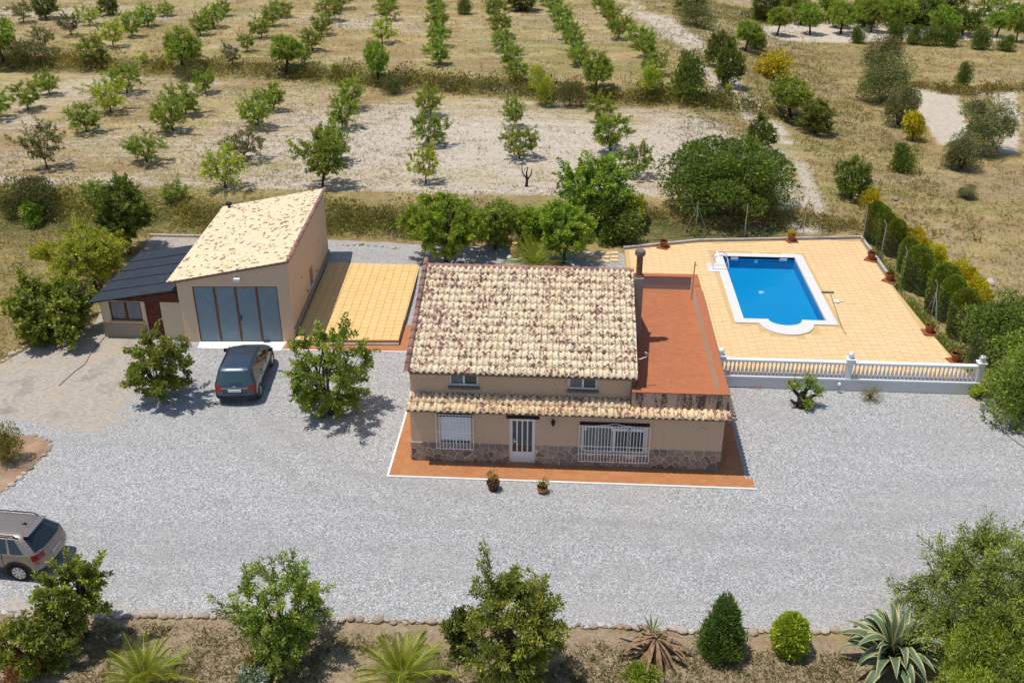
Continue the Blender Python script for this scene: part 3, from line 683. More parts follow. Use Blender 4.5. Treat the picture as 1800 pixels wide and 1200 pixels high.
    MB().lathe([(.03, -.12), (.075, 0), (.07, .09), (.02, .16)], (5.36, -.12, 1.98), 6).build('lantern_head', 'iron', l)
    MB().tube([(5.36, -.01, 1.86), (5.36, -.09, 1.82), (5.36, -.12, 1.88)], .012, 5).build('bracket', 'iron', l)
    MB().lathe([(.0, 0), (.1, .0), (.1, .02), (.0, .03)], (0, 0, 0), 14).build('vent_cover', 'wall', H).matrix_local = Matrix.Translation((10.89, -.002, 1.84)) @ Matrix.Rotation(math.pi/2, 4, 'X')
    MB().box(5.55, 5.85, -.035, -.0, .05, .22).build('meter_box', 'bluegrey', H)
    MB().tube([(8.42, 1.55, 3.9), (8.55, 1.6, 3.86), (8.78, 1.62, 3.95), (8.80, 1.62, 4.12), (8.72, 1.62, 4.14)], .022, 6).build('vent_pipe', 'white', H, smooth=True)
    MB().tube([(8.42, .55, 3.55), (8.36, .52, 3.3), (8.28, .5, 3.08), (8.24, .5, 2.8)], .018, 5).build('cable', 'iron', H)
    # chimney
    ch = MB().box(8.42, 8.80, 5.15, 5.62, 2.68, 5.60).build('chimney', 'chimney', H, bevel=.03)
    MB().lathe([(.19, 0), (.19, .06), (.125, .08), (.125, .90), (.13, .9)], (8.61, 5.4, 5.6), 14).build('flue', 'flue', ch, smooth=False)
    MB().lathe([(.13, 0), (.20, .03), (.215, .08), (.205, .2), (.19, .22), (.05, .25)], (8.61, 5.4, 6.49), 16).build('flue_cap', 'cap_grey', ch)
build_house()
# pavement round the house
PAVE = [(-.76, -1.12), (12.62, -1.12), (12.84, -1.12), (12.84, -.55), (12.62, -.55), (12.62, 6.5), (-.76, 11), ]
mb = MB().box(-.72, 12.58, -1.08, 11.2, -.06, .07); mb.box(12.58, 12.84, -1.08, -.5, -.06, .07)
pv = mb.build('house_pavement', 'terra_path', kind='structure')
mb = MB(); mb.box(-.80, 12.6, -1.16, -1.08, -.06, .08); mb.box(-.80, -.72, -1.08, 6.8, -.06, .08); mb.box(12.6, 12.9, -1.16, -1.08, -.06, .075); mb.build('kerb', 'kerb_white', pv)

# ------------------------------------------------------------------ paving slabs
def slab_field(parent, mat, poly, origin, rot, sx, sy, z, holes=(), limit=300, half=True, clip=False):
    ca, sa = math.cos(rot), math.sin(rot); gap = .014
    P = [((p[0]-origin[0])*ca+(p[1]-origin[1])*sa, -(p[0]-origin[0])*sa+(p[1]-origin[1])*ca) for p in poly]
    Hs = [[((p[0]-origin[0])*ca+(p[1]-origin[1])*sa, -(p[0]-origin[0])*sa+(p[1]-origin[1])*ca) for p in h] for h in holes]
    x0 = min(p[0] for p in P); x1 = max(p[0] for p in P); y0 = min(p[1] for p in P); y1 = max(p[1] for p in P); L = []
    i = math.floor(x0/sx); cutl = []
    while i*sx < x1:
        off = (rg.choice([0, .5, .0, .25])*sy if half else 0); j = math.floor(y0/sy)-1
        while j*sy+off < y1:
            cx, cy = (i+.5)*sx, (j+.5)*sy+off
            cs = [(cx+a*sx*.5, cy+b*sy*.5) for a in (-1, 1) for b in (-1, 1)]
            hit = [in_poly(np.array([c[0]]), np.array([c[1]]), P)[0] for c in cs]
            if clip and any(hit) and not all(hit): cutl.append((cx, cy))
            if all(hit) and not any(in_poly(np.array([c[0]]), np.array([c[1]]), h)[0] for h in Hs for c in cs+[(cx, cy)]): L.append((cx, cy))
            j += 1
        i += 1
    def tilem():
        return MB().add([(a*(sx-gap)/2, b*(sy-gap)/2, -.02) for a, b in ((-1, -1), (1, -1), (1, 1), (-1, 1))]+[(a*((sx-gap)/2-.004), b*((sy-gap)/2-.004), .012) for a, b in ((-1, -1), (1, -1), (1, 1), (-1, 1))], [(4, 5, 6, 7), (0, 1, 5, 4), (1, 2, 6, 5), (2, 3, 7, 6), (3, 0, 4, 7)])
    me = None; L.sort(key=lambda c: c[1]); rest = MB(); base = tilem()
    for k, (cx, cy) in enumerate(L):
        wx, wy = origin[0]+cx*ca-cy*sa, origin[1]+cx*sa+cy*ca; dz = rg.uniform(0, .006)
        if k < limit:
            if me is None: o = base.build('paving_slab', mat, parent); me = o.data
            else: o = link('paving_slab', me, parent)
            o.location = (wx, wy, z+dz); o.rotation_euler = (rg.uniform(-.006, .006), rg.uniform(-.006, .006), rot)
        else:
            M = Matrix.Translation((wx, wy, z+dz)) @ Matrix.Rotation(rot, 4, 'Z'); rest.add([M @ Vector(v) for v in base.v], base.f)
    for cx, cy in cutl:
        q = [(cx-(sx-gap)/2, cy-(sy-gap)/2), (cx+(sx-gap)/2, cy-(sy-gap)/2), (cx+(sx-gap)/2, cy+(sy-gap)/2), (cx-(sx-gap)/2, cy+(sy-gap)/2)]
        for e in range(len(P)):
            (ax, ay), (bx, by) = P[e], P[(e+1) % len(P)]; out = []
            for m in range(len(q)):
                a, b = q[m], q[(m+1) % len(q)]; da = (bx-ax)*(a[1]-ay)-(by-ay)*(a[0]-ax); db = (bx-ax)*(b[1]-ay)-(by-ay)*(b[0]-ax)
                if da >= 0: out.append(a)
                if (da < 0) != (db < 0): t = da/(da-db); out.append((a[0]+t*(b[0]-a[0]), a[1]+t*(b[1]-a[1])))
            q = out
            if len(q) < 3: break
        if len(q) < 3 or max(p[0] for p in q)-min(p[0] for p in q) < .03 or max(p[1] for p in q)-min(p[1] for p in q) < .03: continue
        o = MB().prism(q, -.02, .012).build('paving_slab', mat, parent); o.location = (origin[0], origin[1], z+rg.uniform(0, .006)); o.rotation_euler = (0, 0, rot)
    if rest.v: rest.build('paving_slab', mat, parent, kind='stuff')
    print('slabs', len(L))
# yellow terrace between garage and house, raised at its near end
tr_rot = R(3.0); T0 = (-6.62, 9.30)
ter = [(-6.85, 9.12), (-2.03, 9.40), (-2.32, 18.75), (-7.35, 18.5)]
td = MB().prism(ter, -.1, .30).build('side_terrace', 'slab_joint', kind='structure')
slab_field(td, 'slab_terrace', [(-6.86, 9.11), (-2.01, 9.38), (-2.30, 18.77), (-7.37, 18.52)], (-2.03, 9.42), R(2.2), .40, .40, .302, (), 300, half=True, clip=True)
MB().prism([(-6.9, 9.02), (-2.02, 9.3), (-2.02, 9.395), (-6.9, 9.115)], -.1, .16).build('edging', 'concrete', td)
MB().prism([(-7.36, 8.62), (-7.28, 9.35), (-6.9, 9.36), (-2.02, 9.36), (-1.98, 11.5), (-.81, 11.5), (-.81, 8.78), (-2, 8.74)], -.06, .06).build('tiled_path', 'terra_path', kind='structure')
MB().prism([(-7.36, 8.53), (-.8, 8.69), (-.8, 8.775), (-2, 8.735), (-7.36, 8.615)], -.06, .075).build('path_kerb', 'kerb_white', kind='structure')
MB().prism([(-11.35, 8.55), (-7.42, 8.5), (-7.36, 9.42), (-11.45, 9.2)], -.06, .045).build('concrete_apron', 'concrete_white', kind='structure')
# ------------------------------------------------------------------ pool deck and swimming pool
DECK = [(8.92, 20.35), (13.2, 21.75), (22.45, 22.8), (22.45, 17.2), (22.75, 11.2), (23.0, 8.3), (23.2, 6.62), (12.0, 6.62), (12.0, 11.0), (8.95, 11.0)]
PX0, PY0, PW, PL = 13.79, 11.39, 4.82, 8.69; CW = .46; PZ = .69
RC = PX0+PW/2; RR = 1.28
def arc(r, n=18, y=None): return [(RC+r*math.cos(a), (PY0 if y is None else y)+.14+r*math.sin(a)) for a in np.linspace(math.pi, 2*math.pi, n)]
OUT = [(PX0, PY0+PL), (PX0, PY0)]+[(x, min(y, PY0)) for x, y in arc(RR)]+[(PX0+PW, PY0), (PX0+PW, PY0+PL)]
ri = .78
INN = [(PX0+CW, PY0+PL-CW), (PX0+CW, PY0+CW)]+[(RC-ri, PY0+CW)]+[(RC+ri*math.cos(a), PY0+.42+ (ri*.98)*math.sin(a)*.78) for a in np.linspace(math.pi, 2*math.pi, 16)]+[(RC+ri, PY0+CW), (PX0+PW-CW, PY0+CW), (PX0+PW-CW, PY0+PL-CW)]
def deck_ring():
    bm = bmesh.new(); ov = [bm.verts.new((*p, PZ-.03)) for p in DECK]; iv = [bm.verts.new((*p, PZ-.03)) for p in OUT]
    es = [bm.edges.new((l[i], l[(i+1) % len(l)])) for l in (ov, iv) for i in range(len(l))]
    bmesh.ops.triangle_fill(bm, edges=es, use_beauty=True)
    for f in bm.faces:
        if f.normal.z < 0: f.normal_flip()
    n = len(ov); lo = [bm.verts.new((*p, -.3)) for p in DECK]
    for i in range(n): bm.faces.new((lo[i], lo[(i+1) % n], ov[(i+1) % n], ov[i]))
    me = bpy.data.meshes.new('pool_deck'); bm.to_mesh(me); bm.free(); me.materials.append(MAT['slab_joint_deck']); return link('pool_deck', me, kind='structure')
dk = deck_ring()
grow = lambda poly, c, k: [(c[0]+(p[0]-c[0])*k, c[1]+(p[1]-c[1])*k) for p in poly]
slab_field(dk, 'slab', DECK, (12.03, 6.66), R(.3), .40, .40, PZ-.026, [OUT], 300)
MB().prism([(8.9, 20.4), (13.2, 21.8), (22.5, 22.86), (22.56, 17.2), (22.68, 17.2), (22.62, 23.0), (13.16, 21.94), (8.86, 20.54)], -.2, PZ+.10).build('deck_kerb', 'concrete', kind='structure')
POOL = thing('swimming_pool', 'blue swimming pool with white coping and rounded front bay', 'swimming pool')
def build_pool():
    k = MB(); n = 0
    def strip(out, inn, z0, z1, name='coping', mat='coping_pool'):
        bm = bmesh.new()
        a = [bm.verts.new((*p, z1)) for p in out]; b = [bm.verts.new((*p, z1)) for p in inn]
        es = [bm.edges.new((l[i], l[(i+1) % len(l)])) for l in (a, b) for i in range(len(l))]; bmesh.ops.triangle_fill(bm, edges=es, use_beauty=True)
        for f in bm.faces:
            if f.normal.z < 0: f.normal_flip()
        for l, pts in ((a, out), (b, inn)):
            lo = [bm.verts.new((*p, z0)) for p in pts]
            for i in range(len(l)): bm.faces.new((lo[i], lo[(i+1) % len(l)], l[(i+1) % len(l)], l[i]))
        bmesh.ops.recalc_face_normals(bm, faces=bm.faces); me = bpy.data.meshes.new(name); bm.to_mesh(me); bm.free(); me.materials.append(MAT[mat]); return link(name, me, POOL)
    strip(OUT, INN, PZ-.1, PZ+.035)
    m = MB(); nn = len(INN); zb = PZ-.66
    wall = [(RC+(p[0]-RC)*1.003, p[1]) for p in INN]
    m.add([(*p, PZ+.02) for p in wall]+[(*p, zb) for p in wall], [(i, (i+1) % nn, nn+(i+1) % nn, nn+i) for i in range(nn)])
    m.add([(*p, zb) for p in wall], [tuple(range(nn))])
    m.build('basin', 'liner', POOL)
    for q in ((14.9, 17.55)): 
        MB().box(q-.2, q+.2, PY0+PL-CW-.03, PY0+PL-CW+.01, PZ-.19, PZ-.03).build('skimmer', 'white', POOL)
    l = MB().lathe([(0, 0), (.12, 0), (.12, .02), (0, .03)], (0, 0, 0), 14).build('pool_light', 'white', POOL); l.matrix_local = Matrix.Translation((16.1, PY0+PL-CW-.01, PZ-.27)) @ Matrix.Rotation(math.pi/2, 4, 'X')
    l = MB().lathe([(0, 0), (.16, 0), (.15, .03), (0, .04)], (15.9, 16.4, zb+.005), 14).build('floor_drain', 'bluegrey', POOL)
    for q in (13.4, 17.8): MB().lathe([(0, 0), (.05, 0), (.05, .03), (0, .04)], (0, 0, 0), 10).build('inlet', 'white', POOL).matrix_local = Matrix.Translation((PX0+CW+.004, q, PZ-.27)) @ Matrix.Rotation(math.pi/2, 4, 'Y')
    MB().box(13.24, PX0-.003, 17.46, 18.58, PZ-.05, PZ+.02).build('shower_pad', 'coping_pool', POOL)
    ld = MB()
    for y in (17.75, 18.25): ld.tube([(13.5, y, PZ+.02), (13.5, y, PZ+.55), (13.56, y, PZ+.72), (13.72, y, PZ+.82), (14.0, y, PZ+.82), (14.2, y, PZ+.7), (14.30, y, PZ+.4), (14.30, y, PZ-.6)], .024, 7)
    ld = ld.build('ladder', 'chrome', POOL, smooth=True)
    for z in (-.18, -.36, -.54): MB().box(14.27, 14.33, 17.75, 18.25, PZ+z-.015, PZ+z+.015).build('step', 'chrome', ld)
    m = MB()
    m.add([(*p, PZ-.14) for p in wall], [tuple(range(nn))]); o = m.build('pool_water', 'water', kind='structure')
    for f in o.data.polygons: pass
    if o.data.polygons[0].normal.z < 0: o.data.flip_normals()
build_pool()
# ------------------------------------------------------------------ balustrade and its wall
BY = 6.5
MB().box(12.3, 23.42, BY-.12, BY+.11, -.2, .56).build('retaining_wall', 'wall_white').__class__
tag(bpy.data.objects['retaining_wall'], 'low rough white wall carrying the pool balustrade above the gravel', 'wall')
BAL = thing('balustrade', 'white balustrade with bottle shaped balusters along the front of the pool deck', 'balustrade')
def build_balustrade():
    posts = [12.42, 17.88, 23.34]
    MB().box(12.3, 23.44, BY-.17, BY+.13, .56, .63).build('base_rail', 'white', BAL, bevel=.012)
    for a, b in ((12.55, 17.75), (18.01, 23.21)):
        MB().box(a, b, BY-.13, BY+.10, 1.30, 1.41).build('hand_rail', 'white', BAL, bevel=.025)
    for i, x in enumerate(posts):
        p = MB().box(x-.13, x+.13, BY-.145, BY+.115, .63, 1.5).build('post', 'white', BAL, bevel=.012)
        MB().box(x-.19, x+.19, BY-.205, BY+.175, 1.5, 1.58).build('post_cap', 'white', p, bevel=.015)
        MB().lathe([(.0, 0), (.07, 0), (.06, .03), (.10, .07), (.132, .14), (.135, .18), (.11, .25), (.06, .29), (0, .30)], (x, BY-.015, 1.58), 14).build('ball_finial', 'white', p, smooth=True)
    me = None
    prof = [(.055, 0), (.055, .06), (.035, .08), (.06, .14), (.068, .2), (.055, .29), (.034, .40), (.027, .48), (.034, .5), (.03, .54), (.05, .58), (.055, .60), (.055, .672)]
    for a, b in ((12.6, 17.72), (18.06, 23.18)):
        n = 29
        for k in range(n):
            x = a+(b-a)*(k+.5)/n
            if me is None: o = MB().lathe(prof, (0, 0, 0), 9).build('baluster', 'white', BAL, smooth=True); me = o.data
            else: o = link('baluster', me, BAL)
            o.location = (x, BY-.015, .63)
build_balustrade()

# ------------------------------------------------------------------ garage
GAR = thing('garage', 'tall rendered garage with cream mono-pitch tile roof and grey folding metal doors', 'garage', (-6.97, 9.45, 0), R(3.387))
def build_garage():
    W, D, hr, hl = 5.15, 9.95, 4.02, 3.06; H = GAR
    DRX = (-4.45, -.56, .02, 2.88)
    m = MB(); poly = [(-W, -.1), (DRX[0], -.1), (DRX[0], DRX[3]), (DRX[1], DRX[3]), (DRX[1], -.1), (0, -.1), (0, hr), (-W, hl)]
    bm = bmesh.new(); vs = [bm.verts.new((x, 0, z)) for x, z in poly]; f = bm.faces.new(vs)
    ext = bmesh.ops.extrude_face_region(bm, geom=[f]); bmesh.ops.translate(bm, verts=[v for v in ext['geom'] if isinstance(v, bmesh.types.BMVert)], vec=(0, .25, 0))
    bmesh.ops.triangulate(bm, faces=[q for q in bm.faces if len(q.verts) > 4]); bmesh.ops.recalc_face_normals(bm, faces=bm.faces)
    me = bpy.data.meshes.new('wall'); bm.to_mesh(me); bm.free(); me.materials.append(MAT['wall_garage']); link('wall', me, H)
    # right side wall with a small window opening
    m = MB(); wall_holes(m, .25, D, -.1, hr, [(4.55, 5.35, .78, 1.72)], 0, .25); m.v = [(-v[1], v[0], v[2]) for v in m.v]; m.f = [tuple(f) for f in m.f]; m.build('wall', 'wall_garage', H)
    MB().prism([(-W, -.1), (-.25, -.1), (-.25, hr-.05), (-W, hl)], D-.25, D, 'y').build('wall', 'wall_garage', H)
    MB().box(-W, -W+.25, .25, D-.25, -.1, hl).build('wall', 'wall_garage', H)
    MB().box(.0, .06, -.06, D+.05, -.1, .66).build('skirting', 'plinth_grey', H, bevel=.015)
    MB().box(-.21, -.17, 4.55, 5.35, .78, 1.72).build('window', 'glass', H)
    MB().box(-.17, .05, 4.5, 5.4, .73, .779).build('sill', 'concrete_white', H)
    MB().box(-.5, -.08, 9.4, 9.9, 0, 0.02).build('floor', 'concrete', H)
    for y, z in ((2.7, 2.15), (7.4, 2.2), (3.7, .98), (6.3, .95)):
        MB().lathe([(0, 0), (.07, 0), (.06, .03), (0, .03)], (0, 0, 0), 10).build('vent_hole' if z < 1 else 'wall_bracket', 'rust' if z < 1 else 'plinth_grey', H).matrix_local = Matrix.Translation((.003, y, z)) @ Matrix.Rotation(math.pi/2, 4, 'Y')
    # roof
    ovl, ovr, ovf, ovb = .40, .12, .10, .1; sl = math.atan2(hr-hl, W); ca, sa = math.cos(sl), math.sin(sl)
    zr = hr+.06; xr = ovr
    rp = lambda x: zr+(x-ovr)*math.tan(sl)
    rf = MB().prism([(-W-ovl, rp(-W-ovl)), (ovr, rp(ovr)), (ovr, rp(ovr)+.09), (-W-ovl, rp(-W-ovl)+.09)], -ovf, D+ovb, 'y').build('roof', 'roof_bed', H)
    Lr = (W+ovl+ovr)/ca; nr_ = 19; ncol = 46; pl = Lr/nr_; pw = (D+ovf+ovb)/ncol; tm = MB(); k = 5
    for c in range(ncol):
        for r in range(nr_):
            base = []
            for (t, lift) in ((0, .02), (pl*1.1, 0)):
                for j in range(k+1):
                    u = j/k; z = .04*(math.sin(math.pi*min(u/.62, 1)) if u < .62 else -.32*math.sin(math.pi*(u-.62)/.38))
                    tt = r*pl+t; base.append((-W-ovl+tt*ca-(z+lift)*sa, -ovf+pw*(c+u)+0, rp(-W-ovl)+.10+tt*sa+(z+lift)*ca))
            for j in range(k+1): x, y, z = base[j]; base.append((x+.002, y, z-.02))
            tm.add(base, [(k+1+j, k+1+j+1, j+1, j) for j in range(k)]+[(j, j+1, 2*(k+1)+j+1, 2*(k+1)+j) for j in range(k)])
    tm.build('roof_tile', 'tile_garage', rf, kind='stuff')
    vm = MB(); kk = 6
    for y0, l in ((0, .025), (.40, 0)): 
        for j in range(kk): a = math.pi*j/(kk-1); vm.v.append((.10*math.cos(a), y0, .09*math.sin(a)+l))
    vm.f = [(j, kk+j, kk+j+1, j+1) for j in range(kk-1)]; vme = None
    for i in range(27):
        if vme is None: o = vm.build('verge_tile', 'tile_verge', rf, smooth=True); vme = o.data
        else: o = link('verge_tile', vme, rf)
        o.location = (ovr-.02, -ovf+i*.372, rp(ovr)+.10)
    # folding doors: four ribbed leaves between rusty posts
    x0, x1, z0, z1 = DRX; gd = MB(); lw = (x1-x0)/4
    for i in range(5): 
        x = x0+i*lw; wpost = .035 if i in (0, 4) else .05; gd.box(max(x-wpost, x0), min(x+wpost, x1), .02, .07, z0, z1)
    gd.box(x0, x1, .05, .08, z1-.04, z1)
    go = gd.build('garage_door', 'rust', H)
    for i in range(4):
        a, b = x0+i*lw+.045, x0+(i+1)*lw-.045; n = 14; prof = []
        for k2 in range(n):
            t0 = a+(b-a)*k2/n; w_ = (b-a)/n; prof += [(t0, .055), (t0+w_*.3, .055), (t0+w_*.45, .035), (t0+w_*.85, .035)]
        prof.append((b, .055)); m = MB()
        nn = len(prof); m.add([(x, y, z0+.03) for x, y in prof]+[(x, y, z1-.05) for x, y in prof], [(q, q+1, nn+q+1, nn+q) for q in range(nn-1)])
        lf = m.build('door_leaf', 'blue_steel', go)
        if i == 2: MB().box(a+.05, a+.09, .0, .035, 1.15, 1.42).build('handle', 'iron', lf)
    f = MB().box(-2.45, -2.15, -.22, -.02, 3.22, 3.36).build('floodlight', 'white', H, bevel=.03); MB().box(-2.33, -2.27, -.05, 0, 3.12, 3.25).build('bracket', 'white', f)
    MB().lathe([(.06, 0), (.06, .25), (.16, .27), (.17, .4), (.05, .45)], (-W+.05, D-.35, hl+.05), 10).build('chimney_cowl', 'iron', H)
    MB().tube([(-.55, D-.2, hr-.1), (-.55, D-.2, hr+.55)], .05, 8).build('vent_pipe', 'pot_band', H)
build_garage()

# ------------------------------------------------------------------ lean-to shed
SHED = thing('shed', 'low rendered lean-to with black sheet roof and dark red timber fascia', 'shed', (0, 0, 0))
def build_shed():
    H = SHED; x0, x1, y0, y1 = -16.08, -12.2, 9.43, 14.7
    zt = lambda x: 1.95+(x-x0)*.175
    WN = (-15.64, -14.12, .92, 1.90); DR = (-13.93, -13.18, .0, 1.95)
    m = MB(); wall_holes(m, x0, x1, -.1, 1.93, [WN, DR], y0, y0+.2); m.build('wall', 'wall_shed', H)
    MB().box(x0, x0+.2, y0+.2, y1, -.1, 1.93).build('wall', 'wall_shed', H)
    MB().box(x0, x1, y1, y1+.2, -.1, 1.93).build('wall', 'wall_shed', H)
    MB().box(x0-.02, -13.98, y0-.03, y0, -.1, .76).box(x0-.03, x0, y0-.03, y1, -.1, .76).build('skirting', 'plinth_grey', H)
    fz = MB().prism([(x0, 1.93), (x1+.0, 1.93), (x1+.0, zt(x1+.0)-.06), (x0, zt(x0)-.06)], y0+.02, y0+.14, 'y').build('fascia', 'wood_red', H)
    for i in range(5):
        z0 = 1.94+i*.125; xs = max(x0-.02, x0+(z0+.115-1.95+.06)/.175); 
        if xs < x1-.1: MB().prism([(xs, z0), (x1+.0, z0), (x1+.0, z0+.115), (xs, z0+.115)], y0-.025-rg.uniform(0, .006), y0+.02, 'y').build('fascia_board', 'wood_red', fz)
    MB().prism([(x0, 1.93), (x1+.0, 1.93), (x1+.0, zt(x1+.0)-.06), (x0, zt(x0)-.06)], y1+.02, y1+.14, 'y').build('fascia', 'wood_red', H)
    # five overlapping ribbed sheets running down the slope
    a, b = -16.5, -12.0; rf = MB().prism([(a+.1, zt(a+.1)-.06), (b, zt(b)-.06), (b, zt(b)-.0), (a+.1, zt(a+.1)-.0)], 9.3, 15.1, 'y').build('roof', 'wood_dark', H)
    n = 5; ys = np.linspace(9.18, 15.25, n+1)
    for i in range(n):
        ya, yb = ys[i], ys[i+1]+.12; m = MB(); prof = []; k = 16
        for j in range(k+1):
            t = j/k; yy = ya+(yb-ya)*t; h = .012*(j % 2)+.045*(1-t); prof.append((yy, h))
        prof = [(ya, 0.0)]+prof; nn = len(prof)
        m.add([(a, y, zt(a)+h+.01) for y, h in prof]+[(b, y, zt(b)+h+.01) for y, h in prof], [(q, nn+q, nn+q+1, q+1) for q in range(nn-1)])
        m.add([(a, y, zt(a)+h+.01) for y, h in prof[1:]]+[(a, y, zt(a)-.0) for y, h in prof[1:]], [(q, q+1, nn-1+q+1, nn-1+q) for q in range(nn-2)])
        m.build('roof_sheet', 'black_sheet', rf)
    f = .055; m = MB(); q = WN; ym = y0+.05
    m.box(q[0], q[1], ym, ym+.06, q[2], q[2]+f); m.box(q[0], q[1], ym, ym+.06, q[3]-f, q[3])
    for x in (q[0], (q[0]+q[1])/2-.05, q[1]-f): m.box(x, x+(f if x != (q[0]+q[1])/2-.05 else .1), ym-.004, ym+.056, q[2]+f, q[3]-f)
    wo = m.build('window', 'wood_red', H)
    for k in range(2): MB().box(q[0]+f+k*.76, q[0]+f+.65+k*.76, ym+.02, ym+.03, q[2]+f, q[3]-f).build('pane', 'glass_curtain', wo)
    MB().box(q[0]-.06, q[1]+.08, y0-.06, y0+.05, q[2]-.05, q[2]-.002).build('sill', 'pot_band', H)
    d = MB().box(DR[0], DR[1], y0+.08, y0+.12, .02, DR[3]).build('door', 'wood_red', H)
    for i in range(2):
        for j in range(3): MB().box(DR[0]+.08+i*.33, DR[0]+.34+i*.33, y0+.06, y0+.08, .18+j*.6, .66+j*.6).build('door_panel', 'wood_red', d, bevel=.01)
    MB().box(-13.25, -13.22, y0+.02, y0+.06, 1.0, 1.1).build('handle', 'chrome', d)
build_shed()
# ------------------------------------------------------------------ plants: leaves as small folded blades spread along shoots
def unit(a): return a/(np.linalg.norm(a, axis=-1, keepdims=True)+1e-9)
def leaves_mesh(name, P, D, size, aspect, tint, mat, droop=0.):
    n = len(P); D = unit(D); rnd = nr.normal(size=(n, 3)); side = unit(np.cross(D, rnd)); up = np.cross(side, D)
    size = np.broadcast_to(size, (n,))[:, None]; w_ = size*aspect*.5
    V = np.empty((n, 4, 3)); V[:, 0] = P; V[:, 1] = P+D*size*.5+side*w_+up*w_*.35; V[:, 2] = P+D*size-np.array([0, 0, 1])*size*droop; V[:, 3] = P+D*size*.5-side*w_+up*w_*.35
    me = mesh_np(name, V.reshape(-1, 3), np.arange(4*n).reshape(n, 4))
    at = me.attributes.new('tint', 'FLOAT', 'POINT'); at.data.foreach_set('value', np.repeat(np.clip(tint, 0, 1), 4).astype(np.float32))
    me.materials.append(MAT[mat]); return me
def tree_meshes(seed, w_, h, trunk=.2, limbs=6, kids=3, shoots=170, nleaf=5000, leaf=.14, aspect=.42, mat='leaf_almond', spiky=.25, up=.35, bark='bark', rad=.09, lean=(0, 0), jitter=.06, low=None, lobes=.2):
    """trunk, limbs and sub-limbs; leafy shoots run from the sub-limbs out to an uneven crown envelope"""
    g = np.random.default_rng(seed); B = MB(); th = h*trunk; zb = h*(trunk*.75 if low is None else low); cz = zb+(h-zb)*.46; a = w_/2
    tp = np.array([lean[0], lean[1], th])
    B.tube([(0, 0, -.15), (lean[0]*.45+g.normal(0, .03), lean[1]*.45+g.normal(0, .03), th*.5), tuple(tp)], [rad*1.35, rad, rad*.95], 7, cap=False)
    ph = g.uniform(0, 6.3, 8); kk = g.normal(size=(8, 3))*1.7
    def env(o):
        m = 1+lobes*sum(np.sin(o @ kk[i]*1.6+ph[i]) for i in range(5))/2.2; cu = np.where(o[..., 2:3] > 0, h-cz, cz-zb)[..., 0]
        return o*np.stack([a*m, a*m, cu*m], -1)
    nodes = []
    C0 = np.array([lean[0]*.6, lean[1]*.6, cz])
    for i in range(limbs):
        az = ph[6]+2*np.pi*i/limbs+g.normal(0, .25); el = g.uniform(-.05, 1.0); o = np.array([np.cos(az)*np.cos(el), np.sin(az)*np.cos(el), np.sin(el)])
        e = C0+env(o)*.5; m = tp*.5+e*.5+np.array([0, 0, -.06*h])+g.normal(0, .04*a, 3); pts = [tp, m, e]
        B.tube([tuple(q) for q in pts], [rad*.7, rad*.5, rad*.32], 5, cap=False); nodes += [m, e, (m+e)/2]
        for k in range(kids):
            o2 = unit(o+g.normal(0, .55, 3)); e2 = C0+env(o2)*g.uniform(.6, .8); s = m*.4+e*.6; q = (s+e2)/2+g.normal(0, .05*a, 3)
            B.tube([tuple(s), tuple(q), tuple(e2)], [rad*.32, rad*.24, rad*.14], 4, cap=False); nodes += [e2, q]
    nodes = np.array(nodes)
    o = unit(g.normal(size=(shoots, 3))+np.array([0, 0, .15])); T = C0+env(o)*(np.where(g.random(shoots) < .3, g.uniform(.45, .8, shoots), g.uniform(.8, 1.02, shoots))+np.maximum(0, g.normal(0, spiky, shoots))*np.clip(.55+o[:, 2], .25, 1.2))[:, None]
    T[:, 2] = np.maximum(T[:, 2], zb*.7+.05)
    d = np.linalg.norm(T[:, None]-nodes[None], axis=2)+np.maximum(0, nodes[None, :, 2]-T[:, None, 2])*.6; nb = nodes[d.argmin(1)]
    mid = (nb+T)/2+(T-nb)*0+np.array([0, 0, -1])*(np.linalg.norm(T-nb, axis=1)*.12*up)[:, None]+g.normal(0, .03*a, (shoots, 3))
    for s in range(shoots): B.tube([tuple(nb[s]), tuple(mid[s]), tuple(T[s])], [rad*.13+.004, rad*.1+.003, .004], 3, cap=False)
    L = np.linalg.norm(T-nb, axis=1)+.15; per = np.maximum(2, (L/L.sum()*nleaf)).astype(int); k = np.repeat(np.arange(shoots), per); n = len(k)
    t = g.beta(1.5, 1.05, n); t = np.clip(t, .08, 1); A_, M_, E_ = nb[k], mid[k], T[k]; tt = t[:, None]
    P = (1-tt)**2*A_+2*tt*(1-tt)*(2*M_-.5*A_-.5*E_)+tt**2*E_; sd = unit(E_-A_); rr = unit(g.normal(size=(n, 3)))
    D = unit(sd*.6+rr*.85+np.array([0, 0, .2])); P = P+rr*g.uniform(0, jitter, (n, 1))
    tint = g.normal(.42, .16, n)+g.normal(0, .1, shoots)[k]+.22*t**4
    kx = np.clip(a/np.percentile(np.hypot(P[:, 0], P[:, 1]), 96.5), .5, 1.4); kz = np.clip(h/np.percentile(P[:, 2], 99.2), .6, 1.4); P = P*np.array([kx, kx, kz]); B.v = [(v[0]*kx, v[1]*kx, v[2]*kz) for v in B.v]
    me = leaves_mesh('crown', P, D, g.uniform(.7, 1.25, n)*leaf, aspect, tint, mat, .1)
    tm = bpy.data.meshes.new('trunk'); tm.from_pydata(B.v, [], B.f); tm.polygons.foreach_set('use_smooth', [True]*len(tm.polygons)); tm.materials.append(MAT[bark])
    return tm, me
